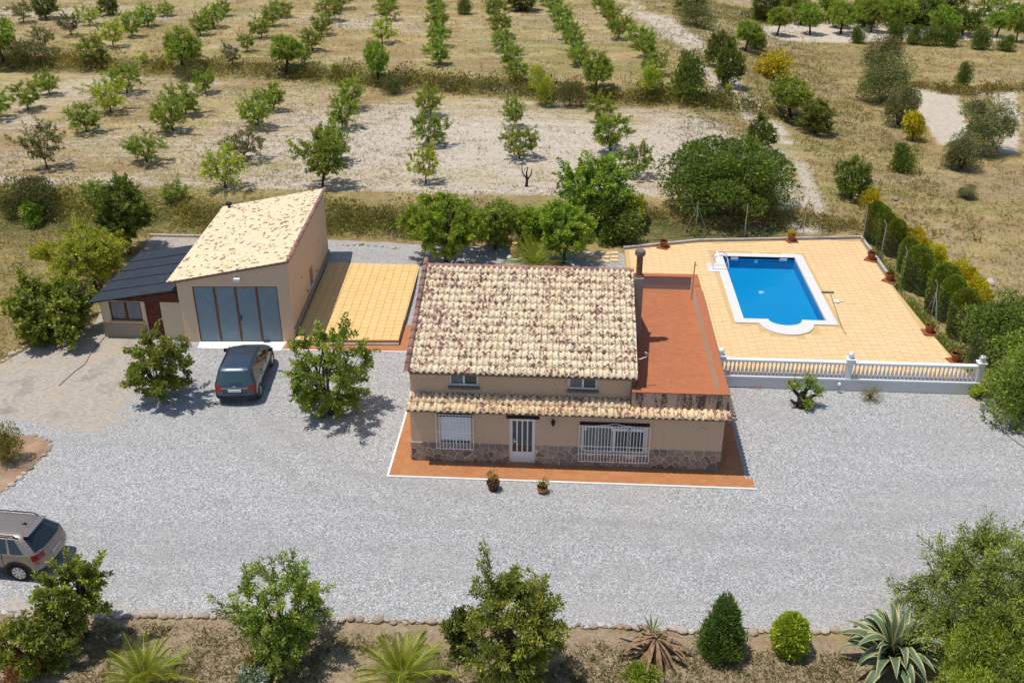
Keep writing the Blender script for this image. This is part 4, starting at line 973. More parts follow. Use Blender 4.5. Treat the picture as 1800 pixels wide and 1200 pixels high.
def bush_mesh(seed, w_, h, n, leaf, mat, lumps=14, shape='round', aspect=.45, lift=0., upward=.25, fill=.25, ragged=.12):
    g = np.random.default_rng(seed); a = w_/2
    th = g.uniform(0, 2*np.pi, lumps); rr = np.sqrt(g.uniform(.05, 1, lumps)); z = g.uniform(.12, 1, lumps)
    if shape == 'cone': prof = lambda q: np.clip(1.1*(1-q)**.62*np.clip(.65+q*2.2, 0, 1), .06, 1)
    elif shape == 'capsule': prof = lambda q: np.where(q > .72, np.sqrt(np.clip(1-((q-.72)/.28)**2, .02, 1)), .86+.14*np.sin(q*3))
    elif shape == 'egg': prof = lambda q: np.sqrt(np.clip(1-((q-.42)/.60)**2, .05, 1))
    else: prof = lambda q: np.sqrt(np.clip(1-((q-.36)/.66)**2, .05, 1))
    if shape in ('cone', 'capsule', 'egg'):
        q = g.uniform(0.02, 1, n) if shape != 'cone' else 1-np.sqrt(g.uniform(0, 1, n)); t = g.uniform(0, 2*np.pi, n)
        lump = 1+ragged*np.sin(t*3+q*7+seed)*np.cos(q*9+t*2)+g.normal(0, ragged*.5, n); sh = np.where(g.random(n) < fill, np.sqrt(g.uniform(.1, 1, n)), 1)
        R_ = prof(q)*a*lump*sh; P = np.stack([R_*np.cos(t), R_*np.sin(t), q*h], -1)
        O = np.stack([np.cos(t), np.sin(t), np.where(q > .75, 1.2, .1)], -1); T = .45+g.normal(0, .16, n)+.1*np.sin(t*3+q*7+seed)
    else:
        lc = np.stack([rr*np.cos(th)*a*.68*prof(z*.85), rr*np.sin(th)*a*.68*prof(z*.85), z*h*.74], -1); lr = g.uniform(.22, .46, lumps)*min(a*1.1, h*.9)*min(1., (16/lumps)**.42)
        k = g.integers(0, lumps, n); o = unit(g.normal(size=(n, 3))+np.array([0, 0, .25])); s = np.where(g.random(n) < fill, g.uniform(.2, 1, n), g.uniform(.85, 1.08, n)+np.abs(g.normal(0, ragged, n)))
        P = lc[k]+o*(lr[k]*s)[:, None]*np.array([1, 1, .85]); P[:, 2] = np.where(P[:, 2] < .02, np.abs(P[:, 2])*.5+.02, P[:, 2])
        ex = np.percentile(np.hypot(P[:, 0], P[:, 1]), 98); P[:, :2] *= a/ex; P[:, 2] *= h/np.percentile(P[:, 2], 99.5); O = o; T = .45+g.normal(0, .17, n)+g.normal(0, .1, lumps)[k]
    if shape != 'round': P[:, :2] *= a/np.percentile(np.hypot(P[:, 0], P[:, 1]), 97.5); P[:, 2] *= h/np.percentile(P[:, 2], 99)*.96
    P[:, 2] += lift
    D = unit(O*.7+unit(g.normal(size=(n, 3)))*.8+np.array([0, 0, upward]))
    return leaves_mesh('crown', P, D, g.uniform(.65, 1.3, n)*leaf, aspect, T, mat, .05)
def stems_mesh(seed, w_, h, n=7, rad=.025, mat='bark'):
    r = random.Random(seed); m = MB()
    for i in range(n):
        a = r.uniform(0, 6.3); R_ = w_*.3*r.random(); m.tube([(r.uniform(-.05, .05), r.uniform(-.05, .05), -.05), (math.cos(a)*R_*.5, math.sin(a)*R_*.5, h*.35), (math.cos(a)*R_, math.sin(a)*R_, h*.75)], [rad, rad*.7, rad*.3], 4, cap=False)
    me = bpy.data.meshes.new('trunk'); me.from_pydata(m.v, [], m.f); me.materials.append(MAT[mat]); return me
def plant(name, label, cat, p, meshes, parts=('trunk', 'crown'), rotz=0., scale=None, group=None):
    t = thing(name, label, cat, p, rotz, group, scale)
    for nme, me in zip(parts, meshes):
        if me is not None: link(nme, me, t)
    return t
def size_at(u, v, wpx, hpx, back=0.):
    p = G(u, v); s, e = pxscale(p)
    if back: p.y += back*wpx/s; p.z = float(TZ(p.x, p.y))
    s, e = pxscale(p); W_ = wpx/s; H_ = max((hpx/s-.32*W_*math.sin(e))/math.cos(e), .35*W_*.6); return p, W_, H_

# ---- shared almond shapes for the orchards (width 4, height 4)
AL = [tree_meshes(100+i, 4, 4, trunk=.2, limbs=5+i % 3, shoots=150, nleaf=6000, leaf=.2, aspect=.42, mat='leaf_almond', spiky=.26, low=.16, jitter=.1, lobes=.26, lean=(.2*((i % 3)-1), 0)) for i in range(6)]
ALL = [tree_meshes(130+i, 4, 4, trunk=.24, shoots=110, nleaf=3000, leaf=.24, aspect=.4, mat='leaf_light', spiky=.24, jitter=.1, lobes=.3) for i in range(2)]
ALS = [tree_meshes(140+i, 4, 4, trunk=.2, shoots=110, nleaf=2800, leaf=.24, aspect=.36, mat='leaf_olive', spiky=.32, jitter=.08, lobes=.3) for i in range(2)]
RD = [tree_meshes(150+i, 4, 4, trunk=.36, limbs=7, shoots=240, nleaf=8500, leaf=.19, aspect=.45, mat='leaf_almond', spiky=.06, jitter=.16, rad=.15, lean=(.3*(i-1), 0), bark='bark_old', low=.30) for i in range(3)]
RDD = [tree_meshes(160+i, 4, 4, trunk=.15, limbs=7, shoots=240, nleaf=7000, leaf=.22, aspect=.48, mat='leaf_dark', spiky=.08, jitter=.16, rad=.13, low=.06) for i in range(2)]
OL = [(stems_mesh(170+i, 4, 3, 5, .1), bush_mesh(170+i, 4, 3.6, 11000, .2, 'leaf_olive', 26, aspect=.34, fill=.25, ragged=.1)) for i in range(2)]
BD = [(stems_mesh(180+i, 4, 3), bush_mesh(180+i, 4, 3.4, 5200, .24, 'leaf_dark', 18, fill=.3)) for i in range(2)]
BL = [(stems_mesh(190+i, 4, 3), bush_mesh(190+i, 4, 4.4, 4600, .24, 'leaf_light', 18, fill=.3)) for i in range(2)]
BH = [(stems_mesh(200+i, 4, 3), bush_mesh(200+i, 4, 2.6, 4200, .2, 'leaf_heath', 18, aspect=.3, fill=.3)) for i in range(2)]
KIND = {'a': (AL, 'almond_tree', 'tree', 4.3, 4.3), 'l': (ALL, 'almond_tree', 'tree', 4, 4), 's': (ALS, 'almond_tree', 'tree', 4, 4), 'r': (RD, 'almond_tree', 'tree', 4, 4), 'd': (RDD, 'evergreen_tree', 'tree', 4, 4),
        'o': (OL, 'olive_tree', 'tree', 4, 3.6), 'b': (BD, 'dark_bush', 'bush', 4, 3.4), 'y': (BL, 'light_bush', 'bush', 4, 4.4), 'h': (BH, 'heath_bush', 'bush', 4, 2.6)}
DESC = {'a': 'green spiky almond tree', 'l': 'pale yellow-green almond tree', 's': 'thin grey-green almond tree', 'r': 'round-crowned almond tree', 'd': 'dense dark tree', 'o': 'grey-green olive tree', 'b': 'dark green bush', 'y': 'light green upright bush', 'h': 'low dark heath bush'}
first = {}; cnt = {}
def put(kind, u, v, wpx, hpx, label, group=None):
    L, nm, cat, w0, h0 = KIND[kind]; i = cnt.get(kind, 0); cnt[kind] = i+1; j = i % len(L)
    p, W_, H_ = size_at(u, v, wpx, hpx, .3 if kind in 'obyh' else 0); sc = (W_/w0, W_/w0, H_/h0); rz = rg.uniform(0, 6.28) if kind != 'r' else rg.uniform(-.5, .5)
    if (kind, j) not in first: t = plant(nm, label, cat, p, L[j], rotz=rz, scale=sc, group=group); first[(kind, j)] = t
    else:
        t = dup(first[(kind, j)], label, p, rz, sc)
        if group: t['group'] = group
        elif 'group' in t: del t['group']
    return t
def rowlabels(field, group, rows):
    for rowname, items in rows:
        for k, (kd, u, v, wp, hp) in enumerate(items):
            put(kd, u, v, wp, hp, '%s, %s %s, %s from the left' % (DESC[kd], rowname, field, ORD[k]) if 'column' not in rowname else '%s, %s %s, %s from its near end' % (DESC[kd], rowname, field, ORD[k]), group)
GA = 'almond trees in the orchards behind the house'
rowlabels('of the upper orchard', GA, [
 ('front edge', [('r', 8, 112, 78, 80), ('a', 170, 115, 66, 60), ('r', 323, 127, 72, 76), ('s', 410, 116, 34, 44), ('r', 503, 129, 66, 66), ('a', 535, 112, 32, 40)]),
 ('second line', [('s', 78, 88, 50, 46), ('l', 200, 84, 54, 52), ('a', 435, 91, 34, 36), ('a', 550, 89, 54, 42)]),
 ('third line', [('s', 126, 63, 52, 46), ('l', 158, 45, 46, 38), ('a', 233, 65, 46, 48), ('a', 260, 47, 46, 46), ('a', 352, 63, 46, 42), ('a', 376, 49, 50, 44), ('a', 459, 67, 44, 40), ('a', 481, 46, 44, 40), ('a', 566, 62, 48, 40)]),
 ('back line', [('s', 42, 40, 50, 40), ('d', 193, 27, 40, 36), ('a', 290, 28, 38, 28), ('a', 393, 29, 36, 32), ('a', 495, 31, 44, 34), ('a', 580, 37, 54, 44), ('a', 600, 16, 50, 36)]),
 ('leftmost tree column', [('r', 667, 149, 48, 74), ('l', 672, 76, 52, 46), ('a', 680, 36, 46, 38), ('a', 684, 14, 44, 34)]),
 ('second tree column', [('a', 773, 114, 58, 52), ('a', 771, 82, 50, 46), ('a', 769, 56, 46, 42), ('a', 768, 32, 44, 40), ('a', 766, 11, 40, 36)]),
 ('third tree column', [('a', 906, 141, 52, 44), ('a', 895, 119, 54, 50), ('a', 885, 91, 48, 44), ('a', 878, 62, 46, 44), ('a', 872, 36, 44, 42), ('a', 868, 12, 42, 40)]),
 ('fourth tree column', [('r', 1048, 161, 58, 68), ('a', 1021, 116, 52, 46), ('a', 1010, 91, 48, 44), ('a', 997, 70, 50, 44), ('a', 985, 48, 48, 44), ('a', 974, 28, 44, 42), ('a', 962, 10, 42, 40)]),
 ('fifth tree column', [('a', 1152, 131, 54, 48), ('a', 1136, 102, 54, 48), ('a', 1121, 82, 52, 44), ('a', 1087, 69, 50, 50), ('a', 1074, 46, 46, 46), ('a', 1062, 24, 42, 40), ('a', 1054, 8, 40, 34)])])
rowlabels('of the lower orchard', GA, [
 ('far line', [('a', 88, 166, 56, 48), ('a', 223, 164, 60, 56), ('a', 361, 164, 46, 46), ('a', 480, 195, 50, 54), ('a', 617, 192, 58, 60), ('a', 757, 205, 58, 64), ('a', 906, 222, 50, 60), ('a', 1056, 217, 58, 60)]),
 ('middle line', [('a', -5, 210, 70, 56), ('a', 50, 194, 62, 54), ('l', 195, 198, 74, 66), ('a', 327, 203, 70, 64), ('a', 457, 224, 72, 76), ('a', 600, 226, 66, 70), ('a', 755, 256, 70, 68), ('a', 914, 279, 74, 66), ('a', 1072, 267, 84, 78)]),
 ('near line', [('a', 152, 233, 70, 60), ('a', 305, 232, 76, 78), ('s', 430, 281, 78, 66), ('a', 590, 284, 78, 84), ('l', 749, 323, 62, 74), ('a', 1118, 312, 66, 70)]),
 ('front line', [('s', 82, 296, 82, 88), ('a', 258, 286, 78, 62), ('l', 397, 331, 84, 82), ('a', 567, 327, 100, 112)]),
 ('young edge line', [('a', 165, 346, 48, 34), ('a', 307, 351, 54, 42)])])
rowlabels('of the walled-off pale orchard', 'almond trees on the pale tilled plot', [
 ('front line', [('r', 1366, 63, 46, 48), ('r', 1424, 61, 48, 52), ('r', 1478, 60, 50, 54), ('r', 1530, 57, 50, 56), ('r', 1582, 55, 58, 60), ('r', 1654, 64, 56, 52), ('r', 1751, 66, 48, 44), ('r', 1787, 74, 40, 50)]),
 ('middle line', [('r', 1408, 44, 44, 42), ('r', 1468, 49, 46, 44), ('r', 1519, 48, 44, 44), ('r', 1569, 46, 48, 46), ('r', 1780, 46, 42, 40)]),
 ('far line', [('r', 1395, 26, 44, 38), ('r', 1455, 30, 46, 40), ('r', 1508, 40, 44, 44), ('r', 1555, 34, 46, 42), ('r', 1600, 30, 50, 44), ('a', 1730, 28, 44, 34), ('a', 1756, 23, 38, 34)])])
put('d', 82, 33, 48, 46, 'very dark round evergreen at the far end of the upper orchard')
put('b', 815, 27, 30, 32, 'small dark bush behind the second orchard column')
put('d', 915, 19, 64, 40, 'broad dark tree behind the third orchard column')
put('d', 1345, 36, 60, 60, 'dark dense tree left of the pale tilled plot')
put('d', 1620, 46, 76, 60, 'broad dark tree among the almonds on the pale plot')
put('d', 1692, 62, 56, 50, 'dark green tree by the right end of the pale plot')
put('d', 1650, 20, 90, 50, 'large dark tree at the back of the pale plot')
put('d', 1390, 8, 80, 40, 'dark tree beyond the left end of the pale plot')
for k, (u, v, a, b) in enumerate([(1330, 90, 34, 36), (1510, 78, 34, 28), (1574, 78, 30, 40), (1606, 80, 32, 34), (1636, 82, 36, 34), (1670, 84, 40, 40), (1726, 90, 34, 40), (1770, 92, 36, 28)]):
    put('b', u, v, a, b, '%s dark bush from the left along the bank below the pale plot' % ORD[k], 'bushes along the bank below the pale plot')
put('y', 950, 190, 48, 70, 'bright green upright bush on the bank, left of a dark bush')
put('h', 1002, 192, 62, 48, 'blackish low bush beside the bright green one on the orchard bank')
put('y', 1145, 178, 50, 58, 'light green rounded bush on the bank beneath the fifth column')
put('b', 1210, 184, 58, 84, 'upright dark green bush beside the stony track')
put('h', 690, 168, 62, 40, 'dark heath bush beneath the leaning almond on the bank')
put('h', 40, 128, 90, 50, 'dark scrub bush under the large round almond at the left edge')
put('h', 335, 146, 60, 34, 'dark heath bush at the foot of the round almond on the bank')
for k, (u, v) in enumerate([(252, 113), (590, 131), (1282, 165)]): put('y', u, v, 16, 17, ['tiny green seedling left of the round almond', 'tiny green seedling by the front edge of the upper orchard', 'small green shrub by the stony track'][k])
put('d', 1278, 152, 56, 78, 'tall dark green tree by the upper track')
put('d', 1262, 118, 50, 62, 'tall green tree just behind the one by the upper track')
put('r', 1310, 90, 52, 52, 'green tree on the right of the pair by the upper track')
put('d', 1215, 22, 50, 40, 'dark bushy tree beside the top of the track')
put('h', 1225, 50, 80, 44, 'dark low thicket bush beside the top of the track')
put('r', 1389, 206, 84, 70, 'green tree with short dark trunk right of the track')
put('d', 1432, 234, 66, 60, 'dark round tree joined to the one right of the track')
put('d', 1333, 268, 56, 68, 'ragged green bush on the left verge of the track')
put('d', 1496, 350, 62, 76, 'dark leaning tree behind the top of the fence')
put('b', 1590, 306, 56, 50, 'scrubby green bush left of the pale bare ground')
put('o', 1552, 135, 70, 66, 'grey-green olive at the far end of the olive clump')
put('o', 1556, 185, 86, 84, 'broad grey-green olive in the middle of the olive clump')
put('o', 1584, 226, 66, 72, 'nearest olive of the clump with trunk showing')
put('o', 1735, 276, 98, 92, 'large grey-green olive at the edge of the pale bare ground')
put('o', 1696, 304, 68, 66, 'smaller rounded olive in front of the large one')
put('b', 1695, 158, 32, 46, 'lone small dark bush above the pale bare ground')
put('o', 1702, 352, 34, 26, 'small grey shrub alone in the dry field on the right')
# large individual trees and bushes near the house
def hero(u, v, wp, hp, name, label, cat, kind='tree', **k):
    p, W_, H_ = size_at(u, v, wp, hp, 0 if kind == 'tree' else .38)
    if kind == 'tree': return plant(name, label, cat, p, tree_meshes(int(u*7+v), W_, H_, **k))
    seed = int(u*7+v); st = stems_mesh(seed, W_, H_, 8, .03)
    return plant(name, label, cat, p, (st, bush_mesh(seed, W_, H_, **k)))
def clumpy(u, v, wp, hp, name, label, mat, n, leaf, trunk=.2, rad=.09, spiky=.12, shoots=300, limbs=7, aspect=.45, jitter=.1, bark='bark', **k):
    return hero(u, v, wp, hp, name, label, 'tree', trunk=trunk, limbs=limbs, shoots=shoots, nleaf=n, leaf=leaf, aspect=aspect, mat=mat, rad=rad, spiky=spiky, jitter=jitter, bark=bark, **k)
hero(1282, 404, 232, 122, 'large_bush', 'very large dense green bush behind the pool deck', 'bush', 'bush', n=30000, leaf=.19, mat='leaf_dark', lumps=75, fill=.12, ragged=.1)
clumpy(1045, 392, 116, 122, 'olive_toned_tree', 'loose green tree on the bank behind the chimney', 'leaf_almond', 13500, .2)
clumpy(1105, 398, 60, 60, 'small_light_tree', 'small yellow-green tree right of the one behind the chimney', 'leaf_light', 5250, .18)
hero(1082, 434, 94, 86, 'dark_leaved_bush', 'dark bush left of the far corner of the pool deck', 'bush', 'bush', n=7000, leaf=.18, mat='leaf_dark', lumps=20)  # bush whose leaves are dark in their own colour
clumpy(784, 466, 148, 128, 'locust_tree', 'bright green tree behind the left end of the house roof', 'leaf_bright', 24000, .16, trunk=.3, rad=.12, spiky=0.06)
clumpy(870, 438, 78, 84, 'garden_tree', 'dark green tree between two brighter ones behind the house', 'leaf_yard', 12000, .16)
clumpy(934, 430, 62, 66, 'fig_tree', 'small light green tree beside the clay urn', 'leaf_bright', 7500, .18)
clumpy(992, 463, 104, 112, 'locust_tree', 'bright green tree behind the palm at the back of the house', 'leaf_bright', 16500, .15, trunk=.25, spiky=0.09)
clumpy(229, 446, 92, 138, 'carob_tree', 'dark upright tree behind the black-roofed shed', 'leaf_dark', 20000, .14, trunk=.2, low=.16, spiky=.12, lobes=.22)
clumpy(166, 508, 146, 120, 'locust_tree', 'pale green spreading tree left of the shed roof', 'leaf_light', 22500, .14, trunk=.3, rad=.13, spiky=0.06, aspect=.35)
clumpy(98, 596, 156, 112, 'fig_tree', 'large-leaved green fig left of the shed', 'leaf_yard', 9000, .22, trunk=.08, low=.0, lobes=.3, shoots=260, aspect=.62, spiky=.08)
clumpy(287, 700, 122, 136, 'yard_tree', 'green leafy tree on the gravel in front of the shed', 'leaf_yard', 10500, .125, trunk=.12, low=.02, shoots=150, lobes=.28, aspect=.6, spiky=0.21, limbs=7, rad=.1, jitter=.12)
clumpy(582, 728, 150, 166, 'yard_tree', 'dark green leafy tree on the gravel right of the blue car', 'leaf_yard', 13500, .125, trunk=.13, low=.02, shoots=170, lobes=.26, aspect=.6, spiky=0.15, rad=.11, jitter=.12)
clumpy(152, 1116, 128, 168, 'garden_fruit_tree', 'open green tree in the garden below the beige car', 'leaf_yard', 10500, .105, trunk=.34, low=.32, lobes=.3, shoots=170, aspect=.55, spiky=.2)
clumpy(72, 1172, 140, 108, 'garden_fruit_tree', 'low spreading green tree at the lower left corner', 'leaf_yard', 7500, .13, trunk=.15, low=.05, lobes=.35, shoots=160, aspect=.5, spiky=.15)
clumpy(505, 1158, 190, 172, 'garden_fruit_tree', 'airy green tree in the lower garden between two palms', 'leaf_yard', 17000, .105, trunk=.14, low=.02, lobes=.26, shoots=230, aspect=.42, spiky=.17, jitter=.1)
clumpy(910, 1192, 172, 212, 'garden_fruit_tree', 'tallest dark green tree in the middle of the lower garden', 'leaf_yard', 24000, .105, trunk=.16, low=.04, lobes=.2, shoots=300, aspect=.5, spiky=.2, jitter=.12)
clumpy(1745, 1130, 350, 196, 'pepper_tree', 'wide feathery green tree at the lower right corner', 'leaf_yard', 52000, .115, trunk=.2, low=.06, aspect=.3, shoots=620, lobes=.18, spiky=.12, rad=.13, jitter=.2)
hero(1772, 1268, 230, 128, 'tamarisk_bush', 'yellow-green feathery bush in the bottom right corner', 'bush', 'bush', n=14000, leaf=.13, mat='leaf_light', lumps=34, aspect=.2, upward=.8, fill=.15)
hero(806, 1158, 64, 76, 'laurel_bush', 'small dark glossy bush left of the tallest garden tree', 'bush', 'bush', n=4200, leaf=.11, mat='leaf_dark', lumps=18)
hero(1268, 1168, 80, 108, 'juniper', 'cone-shaped dark juniper by the edging stones', 'bush', 'bush', n=9000, leaf=.15, mat='leaf_juniper', shape='cone', aspect=.22, upward=1.2, ragged=.36)
hero(1392, 1164, 66, 74, 'box_bush', 'bright green egg-shaped bush left of the striped agave', 'bush', 'bush', n=6500, leaf=.11, mat='leaf_light', shape='egg', ragged=.2, upward=.7)
hero(1128, 1222, 74, 40, 'low_bush', 'low bright green bush below the withered agave', 'bush', 'bush', n=2600, leaf=.08, mat='leaf_bright', lumps=12)
hero(438, 1212, 66, 34, 'flowering_bush', 'white-flowered low bush at the bottom edge', 'bush', 'bush', n=2600, leaf=.07, mat='flower_white', lumps=12, aspect=.7)
hero(452, 1195, 52, 44, 'low_bush', 'small dull bush under the airy garden tree', 'bush', 'bush', n=1600, leaf=.1, mat='leaf_scrub', lumps=10)
hero(40, 1205, 90, 46, 'red_leaved_bush', 'reddish low bush in the bottom left corner', 'bush', 'bush', n=1400, leaf=.09, mat='leaf_red', lumps=12)
hero(6, 826, 62, 74, 'rosemary_bush', 'dark bush in the stone-ringed bed at the left edge', 'bush', 'bush', n=4200, leaf=.11, mat='leaf_scrub', lumps=16, aspect=.25, upward=.6)
hero(4, 792, 30, 36, 'low_bush', 'pale yellow-green shrub at the back of the stone-ringed bed', 'bush', 'bush', n=900, leaf=.11, mat='leaf_light', lumps=8)
hero(45, 397, 116, 72, 'heath_bush', 'broad blackish scrub bush at the left edge behind the meadow', 'bush', 'bush', n=9000, leaf=.16, mat='leaf_heath', lumps=30, aspect=.3)
hero(52, 403, 40, 44, 'small_green_bush', 'small bright bush in front of the blackish scrub', 'bush', 'bush', n=1500, leaf=.17, mat='leaf_bright', lumps=8)
hero(1722, 706, 30, 26, 'low_bush', 'yellow-green plant at the corner of the balustrade wall', 'bush', 'bush', n=1300, leaf=.1, mat='leaf_light', lumps=10)
hero(1532, 711, 38, 28, 'dry_bush', 'small half-dry bush on the gravel by the white wall', 'bush', 'bush', n=900, leaf=.11, mat='leaf_scrub', lumps=9, aspect=.15, upward=.9)
hero(1778, 662, 150, 122, 'cypress_bush', 'large dark green conifer beyond the fence', 'bush', 'bush', n=15000, leaf=.17, mat='leaf_dark', lumps=44, aspect=.35, fill=.15)
hero(1838, 775, 190, 160, 'hedge_bush', 'broad green hedge bush outside the fence by the gravel corner', 'bush', 'bush', n=17000, leaf=.14, mat='leaf_yard', lumps=40, aspect=.45, fill=.15)
hero(1772, 702, 74, 74, 'hedge_bush', 'green bush between the balustrade end and the fence', 'bush', 'bush', n=5000, leaf=.14, mat='leaf_yard', lumps=16)
# clipped cypresses along the fence
cy = [(1531, 424, 26, 68), (1543, 430, 26, 66), (1553, 440, 26, 64), (1567, 448, 30, 62), (1590, 478, 26, 60), (1606, 506, 40, 74), (1622, 514, 36, 62), (1648, 548, 42, 84), (1664, 562, 36, 78), (1684, 592, 40, 84)]
cm = [(stems_mesh(300+i, 1, 1.8, 3), bush_mesh(300+i, 1.1, 2.2, 8000, .14, 'leaf_cypress', shape='capsule', aspect=.32, upward=.8, ragged=.07, fill=.08)) for i in range(3)]; cf = {}
for k, (u, v, a, b) in enumerate(cy):
    p, W_, H_ = size_at(u, v, a*1.1, b*1.05); lb = '%s clipped round-topped cypress from the far end of the fence' % ORD[k]; j = k % 3; sc = (W_/1.1, W_/1.1, H_/2.2)
    if j not in cf: cf[j] = plant('clipped_cypress', lb, 'cypress', p, cm[j], scale=sc, group='clipped cypresses along the fence')
    else: dup(cf[j], lb, p, rg.uniform(0, 6), sc)
# yellow broom
br = [(1526, 366, 34, 30), (1545, 394, 40, 32), (1562, 410, 34, 30), (1600, 438, 40, 34), (1618, 454, 36, 30), (1644, 472, 38, 32), (1676, 496, 44, 38), (1697, 510, 44, 38), (1712, 528, 40, 34), (1724, 550, 36, 32), (1352, 136, 70, 46), (1604, 248, 44, 50), (72, 450, 34, 18)]
bm_ = [(stems_mesh(330+i, 1.4, 1., 9, .012, 'leaf_scrub'), bush_mesh(330+i, 1.4, 1.1, 2600, .12, 'flower_yellow', 14, aspect=.5, upward=.6, ragged=.2)) for i in range(2)]; bf = {}
for k, (u, v, a, b) in enumerate(br):
    p, W_, H_ = size_at(u, v, a, b); H_ = max(H_, 1.25 if k < 10 else .6); W_ = max(W_, 1.25)
    lb = '%s yellow broom from the far end along the fence' % ORD[k] if k < 10 else ['large yellow broom beside the upper track', 'yellow broom under the nearest olive of the clump', 'single yellow broom in the meadow at left'][k-10]
    j = k % 2; sc = (W_/1.4, W_/1.4, H_/1.1)
    if j not in bf: bf[j] = plant('broom_shrub', lb, 'shrub', p, bm_[j], scale=sc, group='yellow broom shrubs')
    else: dup(bf[j], lb, p, rg.uniform(0, 6), sc)

# ---- ground cover
def grass_patch(name, X, Yv, size, mat, tint=(.5, .2), blades=6, spread=.14, lab=None, tall=1.):
    n = len(X); X = np.repeat(X, blades)+nr.normal(0, spread, n*blades); Yv = np.repeat(Yv, blades)+nr.normal(0, spread, n*blades); Z = TZ(X, Yv)+.0
    D = nr.normal(0, .75, (n*blades, 3)); D[:, 2] = np.abs(D[:, 2])*.6+.3*tall; sz = np.repeat(nr.uniform(.5, 1.3, n), blades)*size*nr.uniform(.6, 1.2, n*blades)
    me = leaves_mesh(name, np.stack([X, Yv, Z], -1), D, sz, .16, np.repeat(nr.normal(tint[0], tint[1], n), blades)+nr.normal(0, .1, n*blades), mat, .15); o = link(name, me, kind='stuff')
    return o
def scatter(n, x0, x1, y0, y1, test):
    X = nr.uniform(x0, x1, n); Yv = nr.uniform(y0, y1, n); m = test(X, Yv); return X[m], Yv[m]
notyard = lambda x, y: ~in_poly(x, y, YARD) & ~((x > 8.5) & (x < 23.2) & (y > 6) & (y < 23))
off_track = lambda x, y: (seg_dist(x, y, TRACK) > 1.3) | (nr.random(len(x)) < .12)
notpale = lambda x, y: ~in_poly(x, y, PALE) & (~in_poly(x, y, PALE2) | in_poly(x, y, PALE4)) & ~in_poly(x, y, PALE3)
def lower_field(x, y): return (y < ybank(x)-2) & (y > 25) & (x < 20) & (nr.random(len(x)) < np.clip(1.7*fbm(x/9, y/5, 21)**2+.25*sm(8, 20, abs(x-4))-.15*(1-sm(8, 16, abs(x-4))), .04, 1))
X, Yv = scatter(15000, -34, 22, 25, 56, lower_field); grass_patch('dry_grass', X, Yv, .22, 'grass', (.45, .2), 5, .2)
X, Yv = scatter(17000, -65, 32, 50, 125, lambda x, y: (y > ybank(x)+2) & (nr.random(len(x)) < .75)); grass_patch('dry_grass', X, Yv, .32, 'grass', (.45, .22), 5, .3)
X, Yv = scatter(16000, 17, 62, 8, 98, lambda x, y: notyard(x, y) & (x > 23.4+.0*y) & notpale(x, y) & off_track(x, y)); grass_patch('dry_grass', X, Yv, .30, 'grass', (.45, .22), 6, .25)
X, Yv = scatter(6000, 14, 30, 22, 98, lambda x, y: notyard(x, y) & notpale(x, y) & off_track(x, y) & (y > 23.4)); grass_patch('dry_grass', X, Yv, .3, 'grass_green', (.5, .25), 6, .25)
X, Yv = scatter(6500, -34, -16.5, 5, 24, lambda x, y: notyard(x, y)); grass_patch('dry_grass', X, Yv, .25, 'grass', (.42, .2), 6, .2)
X, Yv = scatter(12000, -16, 24, -13.5, -9.2, lambda x, y: fbm(x/2.2, y/1.5, 61) > .47); grass_patch('garden_grass', X, Yv, .17, 'grass_green', (.6, .25), 6, .1)
X, Yv = scatter(5000, -16, 24, -13.5, -9.0, lambda x, y: nr.random(len(x)) < 1); grass_patch('garden_grass', X, Yv, .10, 'grass', (.4, .25), 4, .1)
def scrub(name, pts, n, w0, h0, mat, leaf, per=110, width=2.):
    P = []; D = []; T = []; pl = np.array(pts); seg = np.hypot(*np.diff(pl, axis=0).T); cum = np.concatenate([[0], np.cumsum(seg)])
    for i in range(n):
        t = nr.uniform(0, cum[-1]); x = np.interp(t, cum, pl[:, 0])+nr.normal(0, .15); y = np.interp(t, cum, pl[:, 1])+nr.normal(0, width*.42)
        a = w0*nr.uniform(.5, 1.3); h = h0*nr.uniform(.4, 1.25); o = unit(nr.normal(size=(per, 3))); o[:, 2] = np.abs(o[:, 2]); s = np.where(nr.random(per) < .3, nr.random(per), 1)[:, None]
        q = np.array([x, y, float(TZ(x, y))])+o*s*np.array([a/2, a/2, h]); P.append(q); D.append(unit(o+nr.normal(0, .6, (per, 3))+[0, 0, .4])); T.append(nr.normal(.45, .16, per)+nr.normal(0, .14))
    me = leaves_mesh(name, np.concatenate(P), np.concatenate(D), nr.uniform(.6, 1.3, n*per)*leaf, .32, np.concatenate(T), mat); return link(name, me, kind='stuff')
scrub('bank_scrub', [(-17, 23.3), (-7, 23.2), (8, 23.6)], 210, 1.5, .62, 'leaf_scrub', .17)
scrub('bank_scrub', [(-36, 25.2), (-17, 23.8)], 120, 1.5, .6, 'leaf_scrub', .17)
scrub('bank_scrub', [(8, 24.3), (17, 24.6), (22.4, 24.4)], 95, 1.2, .55, 'leaf_scrub', .16, width=1.)
scrub('bank_scrub', [(-12, 23.0), (8, 23.2)], 70, 1.7, .75, 'leaf_heath', .17, width=1.4)
scrub('orchard_bank_scrub', [(x, float(ybank(x))-.1) for x in np.linspace(-50, 22, 24)], 330, 1.9, .75, 'leaf_scrub', .24, 80, 1.3)
scrub('orchard_bank_scrub', [(x, float(ybank(x))-.5) for x in np.linspace(-20, 20, 14)], 70, 2., .8, 'leaf_heath', .25, 80, 1.2)
scrub('fence_weeds', [(22.8, 21), (23.0, 17), (23.3, 12), (23.6, 8)], 70, .7, .35, 'leaf_yard', .13, 70, .3)
scrub('far_scrub', [(26, 92), (40, 90), (64, 90)], 120, 3., 1.1, 'leaf_dark', .35, 80, 2.)
